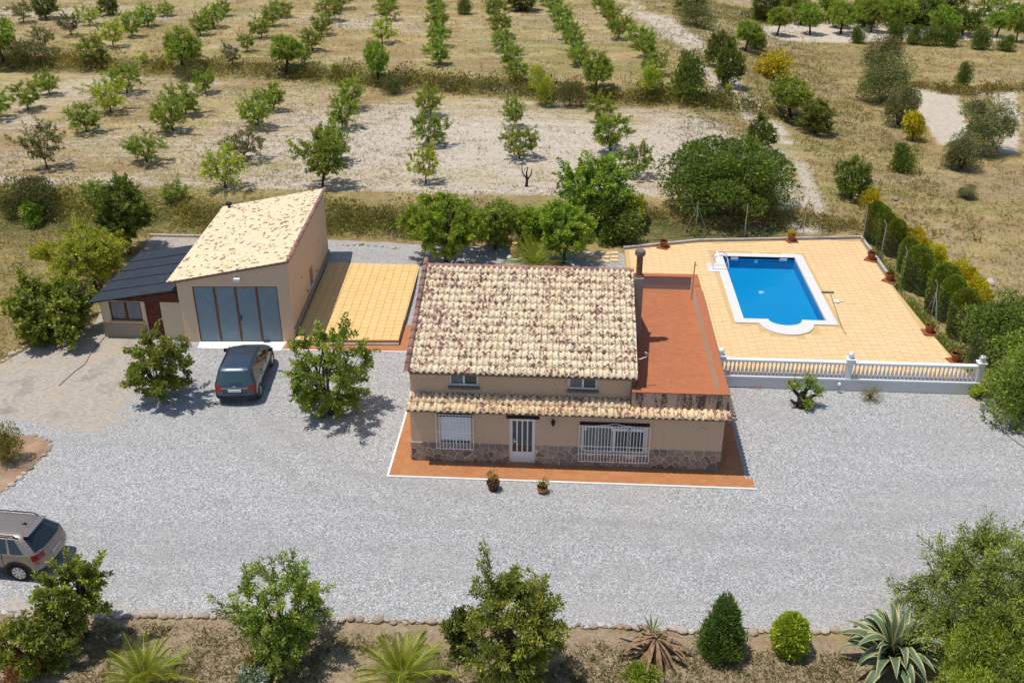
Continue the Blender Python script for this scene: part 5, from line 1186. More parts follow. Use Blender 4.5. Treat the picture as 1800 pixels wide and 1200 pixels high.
scrub('far_scrub', [(-60, 98), (-20, 100), (10, 103), (30, 108)], 110, 3., 1.3, 'leaf_scrub', .35, 80, 4.)
scrub('field_scrub', [tuple(G(*p))[:2] for p in ((1600, 150), (1690, 168), (1760, 160), (1800, 158))], 60, 1.6, .6, 'leaf_scrub', .22, 70, 1.)
# ------------------------------------------------------------------ agaves and palms
def agave_leaf(L, w_, curl, fold, seed):
    r = random.Random(seed); n = 9; vs = []; e = []; ang = 0.; x = z = 0.; st = L/n
    for i in range(n+1):
        t = i/n; ww = w_*(.55+.9*t if t < .35 else 1.25*(1-((t-.35)/.65)**1.7)*.85+.02)*.5; dep = ww*fold
        for sgn, lift in ((-1, 1), (-.72, .5), (0, 0), (.72, .5), (1, 1)):
            vs.append((x+(-math.sin(ang))*dep*lift, sgn*ww, z+math.cos(ang)*dep*lift)); e.append(abs(sgn))
        a0 = curl*(t**1.8); ang = a0; x += st*math.cos(a0); z += st*math.sin(a0)*1.
    fs = [(i*5+j, (i+1)*5+j, (i+1)*5+j+1, i*5+j+1) for i in range(n) for j in range(4)]
    me = bpy.data.meshes.new('leaf'); me.from_pydata(vs, [], fs); at = me.attributes.new('edge', 'FLOAT', 'POINT'); at.data.foreach_set('value', [v*.95 for v in e]); me.polygons.foreach_set('use_smooth', [True]*len(fs)); return me
def agave(u, v, label, L, n, mat, name='agave', dead=False):
    p = G(u, v); t = thing(name, label, 'agave', p); ms = [agave_leaf(L, L*.17 if not dead else L*.09, c, .28, i) for i, c in enumerate([-1.5, -2.4, -3.3, -.5, -2.9] if not dead else [-.8, -1.4, -2., -.4, -1.])]
    for m in ms: m.materials.append(MAT[mat])
    MB().lathe([(.14, -.05), (.16, .2), (.1, .42)], (0, 0, 0), 8).build('stem', 'agave_dry', t)
    for i in range(n):
        q = i/n; el = 1.5-1.05*q**1.2+rg.uniform(-.18, .18) if not dead else -.15-.75*q+rg.uniform(-.3, .3); a = i*2.399+rg.uniform(-.2, .2); m = ms[3] if (q < .16 and not dead) else ms[rg.randrange(3 if not dead else 5) if q > .3 else 4]
        o = link('leaf', m, t); s = (.75+.35*math.sin(q*2.6))*rg.uniform(.85, 1.1)
        o.matrix_local = Matrix.Translation((0.1*math.cos(a), .1*math.sin(a), .12+.25*(1-q) if not dead else .75-.45*q)) @ Matrix.Rotation(a, 4, 'Z') @ Matrix.Rotation(-el, 4, 'Y') @ Matrix.Rotation(rg.uniform(-.25, .25), 4, 'X') @ Matrix.Scale(s, 4)
    return t
agave(1567, 1166, 'huge striped agave with yellow-edged curling leaves', 1.75, 58, 'agave')
dd = agave(1150, 1150, 'withered agave stump with hanging brown leaves', 1.3, 48, 'agave_dry', 'dead_agave', True)
gm = agave_leaf(.5, .07, -.2, .3, 3); gm.materials.append(MAT['agave'])
for i in range(7):
    o = link('green_leaf', gm, dd); a = i*2.4; o.matrix_local = Matrix.Translation((.05*math.cos(a)-.1, .05*math.sin(a)+.1, .8)) @ Matrix.Rotation(a, 4, 'Z') @ Matrix.Rotation(-1.15+.15*(i % 3), 4, 'Y')
def frond(L, arch, seed):
    r = random.Random(seed); n = 26; V = []; F = []; T = []; pts = []; x = z = 0; a = 0
    for i in range(n+1):
        pts.append((x, z, a)); a = -arch*((i+1)/n)**1.5; x += L/n*math.cos(a); z += L/n*math.sin(a)
    for i in range(n):
        x0, z0, a0 = pts[i]; x1, z1, a1 = pts[i+1]; k = len(V); w_ = .018*(1-i/n)+.004
        V += [(x0, -w_, z0), (x0, w_, z0), (x1, w_, z1), (x1, -w_, z1)]; F.append((k, k+1, k+2, k+3)); T += [.8]*4
        if i < 3: continue
        t = i/n; ll = L*.24*math.sin(math.pi*min(1, .18+t*.86))**.7*r.uniform(.85, 1.1)
        for s in (-1, 1):
            for h in (0., .5):
                bx, bz = x0+(x1-x0)*h, z0+(z1-z0)*h; k = len(V); d = Vector((.62*math.cos(a0)+.28*-math.sin(a0), s*.78, .62*math.sin(a0)+.32*math.cos(a0)+r.uniform(-.15, .1))).normalized()
                tip = (bx+d.x*ll, d.y*ll, bz+d.z*ll-.04*ll); mid = (bx+d.x*ll*.5, d.y*ll*.5, bz+d.z*ll*.5); q = .016
                V += [(bx, 0, bz), (mid[0]+q, mid[1], mid[2]+q*.3), tip, (mid[0]-q, mid[1], mid[2]-q*.3)]; F.append((k, k+1, k+2, k+3)); c = r.uniform(.25, .75); T += [c]*4
    me = bpy.data.meshes.new('frond'); me.from_pydata(V, [], F); at = me.attributes.new('tint', 'FLOAT', 'POINT'); at.data.foreach_set('value', T); me.materials.append(MAT['palm']); return me
FR = [frond(2.0, 1.15, 1), frond(2.0, .8, 2), frond(2.0, 1.5, 3)]
def palm(u, v, label, s, n):
    p = G(u, v); t = thing('palm', label, 'palm', p); MB().lathe([(.2*s, -.05), (.22*s, .15), (.14*s, .42*s)], (0, 0, 0), 9).build('trunk', 'bark', t)
    for i in range(n):
        q = i/n; a = i*2.399; o = link('frond', FR[i % 3], t)
        o.matrix_local = Matrix.Translation((.06*math.cos(a), .06*math.sin(a), .4*s)) @ Matrix.Rotation(a, 4, 'Z') @ Matrix.Rotation(-(1.45-1.25*q**.8+rg.uniform(-.08, .08)), 4, 'Y') @ Matrix.Scale(s*rg.uniform(.85, 1.08), 4)
palm(257, 1212, 'young palm at the bottom edge left of the airy tree', .74, 28)
palm(708, 1207, 'young palm at the bottom edge left of the tallest tree', .80, 30)
palm(941, 482, 'young palm beside the clay urn behind the house roof', 1.02, 34)

# ------------------------------------------------------------------ small garden things
def pot(u, v, z, name, label, r, h, plantmat=None, seed=1, maroon=False, pl=.3, sq=False, n=320, group=None, band=False):
    p = G(u, v, z); t = thing(name, label, 'pot', p, rg.uniform(0, 6), group)
    MB().lathe([(r*.68, 0), (r*.9, h*.75), (r*1.02, h*.78), (r*1.05, h), (r*.9, h), (r*.85, h*.86), (0, h*.86)], (0, 0, .02), 16).build('pot_body', 'pot_maroon' if maroon else 'clay_pot', t, smooth=False)
    if band: MB().lathe([(r*.86, h*.42), (r*.99, h*.44), (r*1.06, h*.77), (r*.9, h*.78)], (0, 0, .022), 16).build('rim_band', 'pot_band', t)
    MB().lathe([(r*.86, 0), (r*.86, .02), (0, .02)], (0, 0, h*.86), 14).build('soil', 'soil', t)
    if sq: MB().box(-r*1.35, r*1.35, -r*1.35, r*1.35, 0, .02).build('base_tile', 'clay_pot', t)
    if plantmat: 
        me = bush_mesh(seed, pl*1.5, pl*1.3, n, .09, plantmat, 9, aspect=.3, upward=.8); o = link('foliage', me, t); o.location = (0, 0, h*.8)
    return t
pot(867, 861, .0, 'flower_pot', 'dark maroon pot with grassy plant in front of the house door', .24, .36, 'leaf_scrub', 5, True, .36)
pot(953, 866, .0, 'flower_pot', 'small two-tone clay pot with green plant right of the maroon pot', .19, .28, 'leaf_yard', 6, False, .3, band=True)
GP = 'clay pots round the edge of the pool deck'
for k, (u, v, m, pl, lab) in enumerate([(1166, 434, None, .2, 'empty clay pot on the back edge of the deck left of the pool'), (1391, 423, 'flower_yellow', .34, 'clay pot with yellow flowering plant behind the pool'), (1531, 456, 'leaf_scrub', .22, 'clay pot nearest the far right corner of the deck'), (1563, 493, 'leaf_dark', .2, 'clay pot second from the far right corner of the deck'), (1633, 584, 'leaf_scrub', .2, 'clay pot on a tile by the braced fence post'), (1679, 634, 'leaf_scrub', .24, 'clay pot by the near right corner behind the balustrade')]):
    pot(u, v, PZ+.012, 'flower_pot', lab, .23, .38, m, 20+k, False, pl, True, 260, GP)
# clay urn on a round white base
ut = thing('urn', 'ochre clay urn on a white round plinth behind the house', 'urn', G(905, 456))
MB().lathe([(.42, 0), (.44, .05), (.44, .16), (.40, .18), (0, .18)], (0, 0, 0), 22).build('plinth', 'coping_pool', ut)
MB().lathe([(.16, 0), (.2, .03), (.24, .3), (.25, .45), (.2, .6), (.12, .68), (.11, .74), (.16, .80), (.13, .80), (.09, .72)], (0, 0, .18), 18).build('urn_body', 'urn', ut, smooth=True)
# stepping slabs behind the house
k = 0
for i, (u, v) in enumerate([(1020, 452), (1034, 450), (1050, 460), (1064, 461), (1048, 453), (1064, 453), (1066, 447), (1080, 446), (1080, 453), (1080, 459), (1036, 457)]):
    p = G(u, v); o = MB().box(-.21, .21, -.17, .17, -.02, .06).build('stepping_slab', 'slab', None, bevel=.008); o.location = (p.x, p.y, p.z+.03); o.rotation_euler = (0, 0, rg.uniform(-.1, .1)); tag(o, 'small yellow paving slab laid in gravel behind the chimney', 'slab', 'stepping slabs behind the house')
# gnarled stump with new shoots
sp = G(1408, 716); st = thing('gnarled_stump', 'black gnarled tree stump sprouting green shoots on the gravel', 'stump', sp)
m = MB(); m.tube([(0, 0, -.05), (.02, .02, .25), (-.05, .05, .5), (-.02, 0, .72)], [.26, .19, .17, .12], 9)
for pts, r in ([[(-.04, .04, .45), (-.3, .1, .68), (-.42, .15, .82), (-.62, .2, 1.12)], .09], [[(0, 0, .6), (.12, .05, .85), (.22, .08, .95), (.3, .1, 1.2)], .10], [[(.05, 0, .3), (.3, -.05, .55), (.5, 0, .62), (.62, .06, .75)], .08], [[(-.1, 0, .2), (-.35, -.1, .3), (-.5, -.12, .42)], .07], [[(.22, .08, .95), (.1, .1, 1.1), (.12, .12, 1.3)], .06]): m.tube(pts, [r, r*.85, r*.8, r*.35][:len(pts)], 7)
m.build('trunk', 'bark_old', st, smooth=True)
P = []; 
for c, n in (((.3, .1, 1.15), 150), ((.62, .1, .78), 150), ((-.25, .1, 1.0), 120), ((.22, -.2, .35), 300), ((.1, .1, 1.3), 80), ((-.5, .15, 1.), 50)): P.append(np.array(c)+nr.normal(0, .12, (n, 3)))
P = np.concatenate(P); link('foliage', leaves_mesh('foliage', P, nr.normal(0, .6, P.shape)+[0, 0, .4], nr.uniform(.1, .2, len(P)), .4, nr.normal(.55, .2, len(P)), 'leaf_yard'), st)
# small light bollard against the wall
q = thing('garden_light', 'small white garden light post before the balustrade wall', 'light', (17.5, 6.18, 0)); MB().lathe([(.035, 0), (.035, .42)], (0, 0, 0), 8).build('post', 'galv', q); MB().lathe([(.06, .40), (.075, .43), (.07, .5), (.02, .54)], (0, 0, 0), 10).build('head', 'white', q)
# dead twig stump in the field
p = G(925, 328); m = MB(); m.tube([(0, 0, -.1), (.05, 0, .45), (0, .05, .9)], [.12, .09, .05], 6)
for pts in ([(.05, 0, .4), (.3, .1, .8), (.35, .1, 1.2)], [(.03, 0, .5), (-.25, 0, .9), (-.3, 0, 1.4)], [(0, .05, .8), (.1, .1, 1.3)]): m.tube(pts, [.06, .04, .015][:len(pts)] if len(pts) == 3 else [.05, .015], 5)
o = m.build('dead_tree', 'bark_old'); o.location = p; tag(o, 'small dead leafless almond in the lower orchard', 'dead tree')
# telescopic pool brush and net lying on the deck
pb = thing('pool_brush', 'long pool brush pole lying on the deck beside the pool', 'brush', (0, 0, PZ)); a, b = G(1459, 513, PZ+.05), G(1479, 574, PZ+.03)
MB().tube([(a.x, a.y, .05), ((a.x+b.x)/2, (a.y+b.y)/2, .045), (b.x, b.y-.1, .03)], .022, 6).build('pole', 'galv', pb); MB().tube([(b.x, b.y, .03), (b.x+.02, b.y-.75, .02)], .02, 6).build('grip', 'slab_joint', pb)
MB().box(a.x-.42, a.x+.2, a.y-.04, a.y+.04, .01, .07).build('brush_head', 'hose', pb, bevel=.01)
c = G(1470, 530, PZ); pn = thing('pool_skimmer_lid', 'white pool fitting lying beside the brush pole', 'lid', (c.x, c.y, PZ)); MB().lathe([(.16, 0), (.17, .03), (.05, .05)], (0, 0, .012), 12).build('disc', 'white', pn); MB().box(.1, .38, -.03, .03, .012, .04).build('handle', 'white', pn)
# mast on the roof terrace
ms = thing('mast', 'thin rusty mast on the roof terrace by the parapet', 'mast', (11.36, 9.55, 2.7)); MB().tube([(0, 0, 0), (.02, 0, 1.85)], .028, 6).build('pole', 'pot_band', ms); MB().tube([(-.02, 0, 1.6), (.1, 0, 1.72)], .015, 5).build('clamp', 'iron', ms)
# hoses
def hose(pts, label, r=.014):
    P = [G(*p) for p in pts]; o = MB().tube([(q.x, q.y, q.z+.05) for q in P], r, 6).build('hose', 'hose', None, smooth=True); tag(o, label, 'hose')
hose([(104, 679), (116, 668), (131, 655), (150, 641), (158, 626), (170, 610), (184, 594)], 'dark hose lying across the bare yard before the shed')
hose([(1724, 704), (1723, 718), (1730, 734), (1752, 752), (1775, 770), (1800, 788)], 'dark hose lying along the kerb by the fence')
# terracotta scraps beside the house, kerb along the fence, low wall behind the shed
MB().prism([(12.75, 7.0), (13.1, 6.6), (14.2, 6.25), (14.25, 6.38), (12.75, 6.38)][::-1], -.1, .06).build('tiled_patch', 'terra_path', kind='structure')
a = [(23.35, 6.3), (23.62, 6.3), (24.55, 3.75), (25.6, 1.2), (25.3, 1.1), (24.3, 3.6)]; MB().prism(a, -.2, .14).build('fence_kerb', 'concrete', kind='structure')
o = MB().box(-18.4, -13.2, 21.0, 21.16, .2, .66).build('low_wall', 'concrete', None, bevel=.02); tag(o, 'low grey block wall behind the black-roofed shed', 'wall')
# stones
def stone_mesh(seed):
    bm = bmesh.new(); bmesh.ops.create_icosphere(bm, subdivisions=2, radius=.5); r = np.random.default_rng(seed); k = r.normal(size=(4, 3)); ph = r.uniform(0, 6, 4)
    for v in bm.verts:
        d = sum(math.sin(float(np.dot(k[i], v.co))*2.4+ph[i])*.09 for i in range(4)); v.co = v.co*(1+d); v.co.z *= .72
        v.co = Vector([round(c*5)/5*.35+c*.65 for c in v.co])
    me = bpy.data.meshes.new('stone'); bm.to_mesh(me); bm.free(); me.materials.append(MAT['fieldstone']); return me
MARKS = [(-11.3, -9.3, 'by the open tree under the beige car'), (-8.2, -9, 'right of the open tree'), (-5.5, -9, 'left of the airy tree'), (-2.6, -9, 'behind the airy tree'), (.3, -9, 'above the middle palm'), (2.6, -9, 'behind the dark glossy bush'), (4.4, -9, 'behind the tallest tree'), (6.8, -9, 'right of the tallest tree'), (8.7, -9, 'behind the withered agave'), (10.8, -9, 'behind the cone-shaped juniper'), (12.6, -9, 'by the egg-shaped bush'), (15, -9, 'by the striped agave')]
def near_mark(q):
    if q.y > -7.5 or q.x < -16: return ''
    return ', '+min(MARKS, key=lambda m: abs(m[0]-q.x))[2]
SM = [stone_mesh(i) for i in range(6)]
def stones(pl, step, size, label, group, off=.5):
    pl = [Vector(p) for p in pl]; d = [(pl[i+1]-pl[i]).length for i in range(len(pl)-1)]; L = sum(d); t = 0.
    while t < L:
        s = size*rg.choice([.5, .7, .8, 1., 1.1, 1.45])
        t += s*step*.5; k = 0; tt = t
        while k < len(d)-1 and tt > d[k]: tt -= d[k]; k += 1
        q = pl[k].lerp(pl[k+1], min(tt/d[k], 1)); o = link('edging_stone', SM[rg.randrange(6)]); y = q.y+rg.uniform(-.06, .06)
        o.location = (q.x, y, float(TZ(q.x, y))+s*.2); o.scale = (s*1.2, s*rg.uniform(.8, 1.05), s*rg.uniform(.75, 1.)); o.rotation_euler = (rg.uniform(-.2, .2), rg.uniform(-.2, .2), rg.uniform(-.5, .5)); tag(o, label+near_mark(q), 'stone', group); t += s*step*.5
stones([G(*p) for p in ((0, 1081), (200, 1085), (420, 1083), (600, 1089), (800, 1096), (1000, 1100), (1150, 1105), (1320, 1112), (1500, 1108), (1620, 1104))], 1.1, .195, 'fieldstone in the gravel edging row', 'stones edging the lower garden')
BED = [G(*p) for p in ((-40, 762), (0, 764), (35, 766), (68, 770), (88, 780), (88, 792), (72, 806), (52, 826), (30, 846), (0, 868), (-30, 885))]
stones(BED, 1.25, .19, 'pale stone ringing the planted bed at the left edge', 'stones ringing the left bed')
stones([G(*p) for p in ((0, 640), (25, 622), (50, 608))], 1.5, .22, 'stone edging the bare yard beside the meadow', 'stones at the meadow edge')
stones([G(*p) for p in ((600, 431), (640, 432), (700, 437))], 1.6, .2, 'small rubble stone at the foot of the scrub bank', 'rubble at the bank foot')
stones([G(*p) for p in ((252, 1135), (275, 1140), (272, 1158), (252, 1162), (242, 1150))], 1.3, .12, 'small white stone in the ring behind the left palm', 'ring of white stones')
stones([G(*p) for p in ((668, 1138), (690, 1134))], 1.3, .1, 'small white stone in the garden behind the middle palm', 'white pebbles by the middle palm')
for (u, v, s, lab) in ((1738, 499, .55, 'grey boulder in the dry field right of the cypresses'), (1574, 352, .38, 'white boulder in the grass behind the cypresses'), (655, 27, .6, 'white boulder in the upper orchard'), (975, 146, .45, 'white boulder by the bank bush'), (10, 18, .6, 'white boulder in the far left field')):
    p = G(u, v); o = link('boulder', SM[rg.randrange(6)], None, (p.x, p.y, p.z+s*.2), (0, 0, rg.uniform(0, 6)), (s*1.2, s, s)); tag(o, lab, 'boulder')
# bed at the left edge
bp = [(q.x, q.y) for q in BED]+[(-22, -4.5), (-22, 1.)]; MB().prism(bp, -.1, .075).build('planting_bed', 'bed_soil' if 'bed_soil' in MAT else 'soil', kind='structure')
# ------------------------------------------------------------------ fence
FP = [G(*p) for p in ((1515, 428), (1547, 457), (1583, 506), (1634, 569), (1684, 622), (1750, 716))]; FP.append(Vector((25.5, 1.0, 0)))
FB = [G(*p) for p in ((1120, 425), (1222, 413), (1308, 417), (1410, 421))]+[FP[0]]
def fence(pts, label, bent, braces):
    t = thing('wire_fence', label, 'fence', pts[0]); o0 = Vector(pts[0]); 
    for i, p in enumerate(pts):
        q = Vector(p)-o0; a = MB(); h = 2.05
        a.tube([(q.x, q.y, q.z-.1), (q.x, q.y, q.z+h), (q.x-(.16 if bent else 0), q.y-(.02 if bent else 0), q.z+h+.28)] if bent else [(q.x, q.y, q.z-.1), (q.x, q.y, q.z+h)], .03, 6); po = a.build('fence_post', 'galv', t)
        if i in braces:
            d = (Vector(pts[min(i+1, len(pts)-1)])-Vector(pts[max(i-1, 0)])).normalized()
            for s in (-1, 1): MB().tube([(q.x, q.y, q.z+1.75), (q.x+d.x*s*.75, q.y+d.y*s*.75, q.z)], .02, 5).build('brace', 'galv', po)
    net = MB()
    for i in range(len(pts)-1):
        a, b = Vector(pts[i])-o0, Vector(pts[i+1])-o0; L = (b-a).length; H = 1.9; st = .2
        for z in (.05, H*.5, H): net.tube([a+Vector((0, 0, z)), b+Vector((0, 0, z))], .004, 3, cap=False)
        for s in (-1, 1):
            k = -H
            while k < L:
                s0 = max(k, 0); s1 = min(k+H, L)
                if s1 > s0:
                    z0 = (s0-k) if s > 0 else H-(s0-k); z1 = (s1-k) if s > 0 else H-(s1-k)
                    net.tube([a+(b-a)*(s0/L)+Vector((0, 0, z0)), a+(b-a)*(s1/L)+Vector((0, 0, z1))], .002, 3, cap=False)
                k += st*1.4
    net.build('wire_mesh', 'wire', t)
fence(FP, 'wire mesh fence on bent steel posts along the right of the pool deck', True, (3,)); fence(FB, 'wire mesh fence on straight posts behind the pool deck', False, (1,))

# ------------------------------------------------------------------ cars
def car(name, label, loc, rotz, lev, mats, glass_side, rear_lamps, spec):
    """body skinned over rounded plan outlines, one per height; u runs round the plan from the middle of the tail"""
    NB, NC_, NS, NF = 6, 5, 26, 5
    def outline(l):
        yr, yf, w_, rr, rf_, z_r, z_s, z_f, bow = l; pts = []
        for i in range(NB): t = i/NB; x = t*(w_-rr); pts.append((x, yr+bow*(x/w_)**2))
        for i in range(NC_): a = math.pi/2*i/NC_; pts.append((w_-rr+rr*math.sin(a), yr+bow+rr-rr*math.cos(a)))
        ys, ye = yr+bow+rr, yf-rf_
        for i in range(NS): pts.append((w_-.0*i, ys+(ye-ys)*i/NS))
        for i in range(NC_): a = math.pi/2*i/NC_; pts.append((w_-rf_+rf_*math.cos(a), yf-rf_+rf_*math.sin(a)))
        for i in range(NF+1): t = i/NF; pts.append(((w_-rf_)*(1-t), yf+.0*t))
        L = spec['L']; out = []
        for (x, y) in pts:
            s = sm(0, .8, y-yr); f = sm(yf-1.1, yf, y); z = z_r*(1-s)+z_s*s; z = z*(1-f)+z_f*f; out.append((x, y, float(z)))
        return out
    ol = [outline(l) for l in lev]; N = len(ol[0]); rows = []; sub = spec['sub']
    for i in range(len(ol)-1):
        for k in range(sub[i]):
            t = k/sub[i]; rows.append([tuple(a[c]*(1-t)+b[c]*t for c in range(3)) for a, b in zip(ol[i], ol[i+1])])
    rows.append(ol[-1]); start = [sum(sub[:i]) for i in range(len(ol))]
    T = thing(name, label, 'car', loc, rotz); body = MB(); parts = {}
    A = np.array(rows)
    # soften the join between levels
    V = A.copy()
    cls = {}
    side0 = NB+NC_; side1 = side0+NS; front0 = side1+NC_
    for j in range(len(rows)-1):
        band = max(i for i in range(len(start)) if start[i] <= j)
        for u in range(N-1):
            key = 'body'
            if band == spec['gb']:
                if u < NB+2: key = 'rear_window'
                elif side0 <= u < side1:
                    k = u-side0; key = 'body'
                    for nm, a, b in glass_side:
                        if a <= k < b: key = nm
                elif u >= front0-1: key = 'windscreen'
            if band in spec['lamp_bands'] and NB-spec['lampw'] <= u < NB+NC_-1: key = 'tail_lamp'
            if band in spec['trim_bands']: key = 'bumper'
            cls.setdefault(key, []).append((j, u))
    def make(key, mat, nm):
        for sgn in ((1, -1) if key not in ('body', 'bumper', 'rear_window', 'windscreen') else (0,)):
            m = MB()
            for s in ((1, -1) if sgn == 0 else (sgn,)):
                vid = {}
                for (j, u) in cls.get(key, []):
                    ids = []
                    for (a, b) in ((j, u), (j, u+1), (j+1, u+1), (j+1, u)):
                        if (a, b) not in vid: vid[(a, b)] = len(m.v); x, y, z = V[a, b]; m.v.append((x*s, y, z))
                        ids.append(vid[(a, b)])
                    m.f.append(tuple(ids) if s > 0 else tuple(ids[::-1]))
            if key == 'body':
                top = [tuple(p) for p in V[-1]]; zc = max(p[2] for p in top); yc0, yc1 = top[0][1], top[-1][1]
                prev = top
                for sc, dz in ((.8, .022), (.5, .042), (.0, .055)):
                    cur = [(p[0]*sc, (p[1]-(yc0+yc1)/2)*(.35+.65*sc)+(yc0+yc1)/2 if sc else p[1]*.35+.65*(yc0+yc1)/2, p[2]+dz) for p in top]
                    for s in (1, -1):
                        k = len(m.v); m.v += [(p[0]*s, p[1], p[2]) for p in prev]+[(p[0]*s, p[1], p[2]) for p in cur]; n = len(prev)
                        for q in range(n-1): m.f.append((k+q, k+q+1, k+n+q+1, k+n+q) if s > 0 else (k+q+1, k+q, k+n+q, k+n+q+1))
                    prev = cur
                lo = [tuple(p) for p in V[0]]; k = len(m.v); m.v += [(p[0], p[1], p[2]) for p in lo]+[(-p[0], p[1], p[2]) for p in lo[::-1]]; m.f.append(tuple(range(k, len(m.v))))
            if not m.f: continue
            o = m.build(nm, mat, T, smooth=True)
            bm = bmesh.new(); bm.from_mesh(o.data); bmesh.ops.remove_doubles(bm, verts=bm.verts, dist=1e-4); bmesh.ops.recalc_face_normals(bm, faces=bm.faces)
            bm.to_mesh(o.data); bm.free()
    make('body', mats['paint'], 'body'); make('rear_window', mats['rear'], 'rear_window'); make('windscreen', 'car_glass', 'windscreen'); make('tail_lamp', 'lamp_red', 'tail_lamp'); make('bumper', mats['bumper'], 'bumper')
    for nm, a, b in glass_side: make(nm, 'car_glass', 'side_window')
    W2 = spec['W']/2; rw = spec['rw']
    for y in spec['axles']:
        for s in (-1, 1):
            wh = MB(); x0, x1 = s*(W2-.21), s*(W2+.012); k = 22; vs = []
            for (x, r_) in ((x0, rw*.9), (x0, rw), (x1-s*.03, rw), (x1, rw*.93), (x1, rw*.66), (x1-s*.03, rw*.64)):
                for j in range(k): a = 2*math.pi*j/k; vs.append((x, y+r_*math.cos(a), rw+r_*math.sin(a)))
            wh.add(vs, [(i*k+j, i*k+(j+1) % k, (i+1)*k+(j+1) % k, (i+1)*k+j) for i in range(5) for j in range(k)]); wo = wh.build('wheel', 'rubber', T)
            rm = MB(); vs = [(x1-s*.055, y+rw*.65*math.cos(2*math.pi*j/k), rw+rw*.65*math.sin(2*math.pi*j/k)) for j in range(k)]; rm.add(vs, [tuple(range(k))]); rm.build('hub_well', 'trim', wo)
            rm = MB()
            for q in range(spec['spokes']):
                a = 2*math.pi*q/spec['spokes']
                for da in ((-.13, .13) if spec['twin'] else (0,)):
                    a1 = a+da; c, s_ = math.cos(a1), math.sin(a1); w_ = .022 if spec['twin'] else .05
                    P = [(r_*c-t*s_, r_*s_+t*c) for r_, t in ((.05, -w_), (rw*.64, -w_*1.2), (rw*.64, w_*1.2), (.05, w_))]; rm.add([(x1-s*.03, y+p[0], rw+p[1]) for p in P]+[(x1-s*.008, y+p[0], rw+p[1]) for p in P], [(0, 1, 2, 3), (4, 5, 6, 7), (0, 1, 5, 4), (1, 2, 6, 5), (2, 3, 7, 6), (3, 0, 4, 7)])
            vs = []
            for (x, r_) in ((x1-s*.02, rw*.60), (x1-s*.002, rw*.61), (x1-s*.002, rw*.67), (x1-s*.02, rw*.68)):
                for j in range(k): a = 2*math.pi*j/k; vs.append((x, y+r_*math.cos(a), rw+r_*math.sin(a)))
            rm.add(vs, [(i*k+j, i*k+(j+1) % k, (i+1)*k+(j+1) % k, (i+1)*k+j) for i in range(3) for j in range(k)])
            rm.add([(x1-s*.004, y+.07*math.cos(j*.785), rw+.07*math.sin(j*.785)) for j in range(8)], [tuple(range(8))])
            rm.build('rim', 'alloy', wo)
            # wheel arch: dark opening and lip
            ar = MB(); n = 20; R1, R2 = rw*1.12, rw*1.12+spec['lip']; xx = s*(W2+.002)
            ar.add([(xx, y, rw)]+[(xx, y+R1*math.cos(a), max(rw+R1*math.sin(a), .16)) for a in np.linspace(-.5, math.pi+.5, n)], [(0, i+1, i+2) for i in range(n-1)]); ar.build('wheel_well', 'rubber', T)
            ar = MB(); an = np.linspace(-.35, math.pi+.35, n); vs = []
            for (r_, dx) in ((R1-.01, -.01), (R1, .018), (R2, .018), (R2+.01, -.01)):
                vs += [(s*(W2+dx), y+r_*math.cos(a), max(rw+r_*math.sin(a), .18)) for a in an]
            ar.add(vs, [(i*n+j, i*n+j+1, (i+1)*n+j+1, (i+1)*n+j) for i in range(3) for j in range(n-1)]); ar.build('wheel_arch', mats['arch'], T)
    return T
def mirror_etc(T, spec, mats):
    W2 = spec['W']/2
    for s in (-1, 1):
        MB().box(*sorted((s*(W2-.02), s*(W2+.2))), spec['mirror'][0], spec['mirror'][0]+.12, spec['mirror'][1], spec['mirror'][1]+.16).build('wing_mirror', mats['mirror'], T, bevel=.04)
        for y in spec['handles']: MB().box(*sorted((s*(W2-.005), s*(W2+.025))), y, y+.2, spec['hz'], spec['hz']+.035).build('door_handle', mats['handle'], T, bevel=.008)
        for y in spec['seams']: MB().box(*sorted((s*(W2-.02), s*(W2+.004))), y-.006, y+.006, .42, spec['hz']+.12).build('door_seam', 'trim', T)
        MB().box(*sorted((s*(W2-.01), s*(W2+.014))), spec['axles'][0]+.45, spec['axles'][1]-.45, spec['strip'][0], spec['strip'][1]).build('side_strip', mats['strip'], T, bevel=.006)
# blue-grey one-box family car: origin at the tail on the ground, +y forward
mpv = dict(L=4.28, W=1.75, sub=[1, 2, 2, 2, 1, 3, 1], gb=5, lamp_bands=(3,), trim_bands=(1,), lampw=1, axles=(.78, 3.54), rw=.315, lip=.03, spokes=7, twin=False, mirror=(2.95, 1.02), handles=(1.2, 2.25), hz=.88, seams=(1.45, 2.45), strip=(.50, .58))
mlev = [(.14, 4.16, .80, .22, .4, .25, .20, .22, .03), (.02, 4.26, .86, .22, .5, .36, .32, .32, .05), (.0, 4.28, .872, .2, .5, .52, .5, .52, .06), (.05, 4.24, .875, .2, .5, .66, .66, .66, .06), (.08, 4.05, .868, .2, .5, .96, .94, .82, .06), (.11, 3.45, .845, .2, .38, 1.00, .985, 1.02, .06), (.34, 2.62, .70, .2, .3, 1.50, 1.50, 1.50, .05), (.42, 2.5, .62, .2, .28, 1.575, 1.58, 1.57, .05)]
mm = dict(paint='paint_slate', rear='car_glass_green', bumper='trim', arch='paint_slate', mirror='trim', handle='paint_slate', strip='trim')
CAR1 = car('parked_car', 'slate blue one-box family car parked before the garage doors', (-7.93, 3.5, .03), R(5.2), mlev, mm, [('w1', 1, 8), ('w2', 9, 16), ('w3', 17, 24)], None, mpv)
mirror_etc(CAR1, mpv, mm)
MB().box(-.27, .27, -.012, .03, .70, .80).build('number_plate', 'bluegrey', CAR1); MB().box(-.55, .55, .03, .10, .845, .862).build('chrome_strip', 'chrome', CAR1)
b_ = MB()
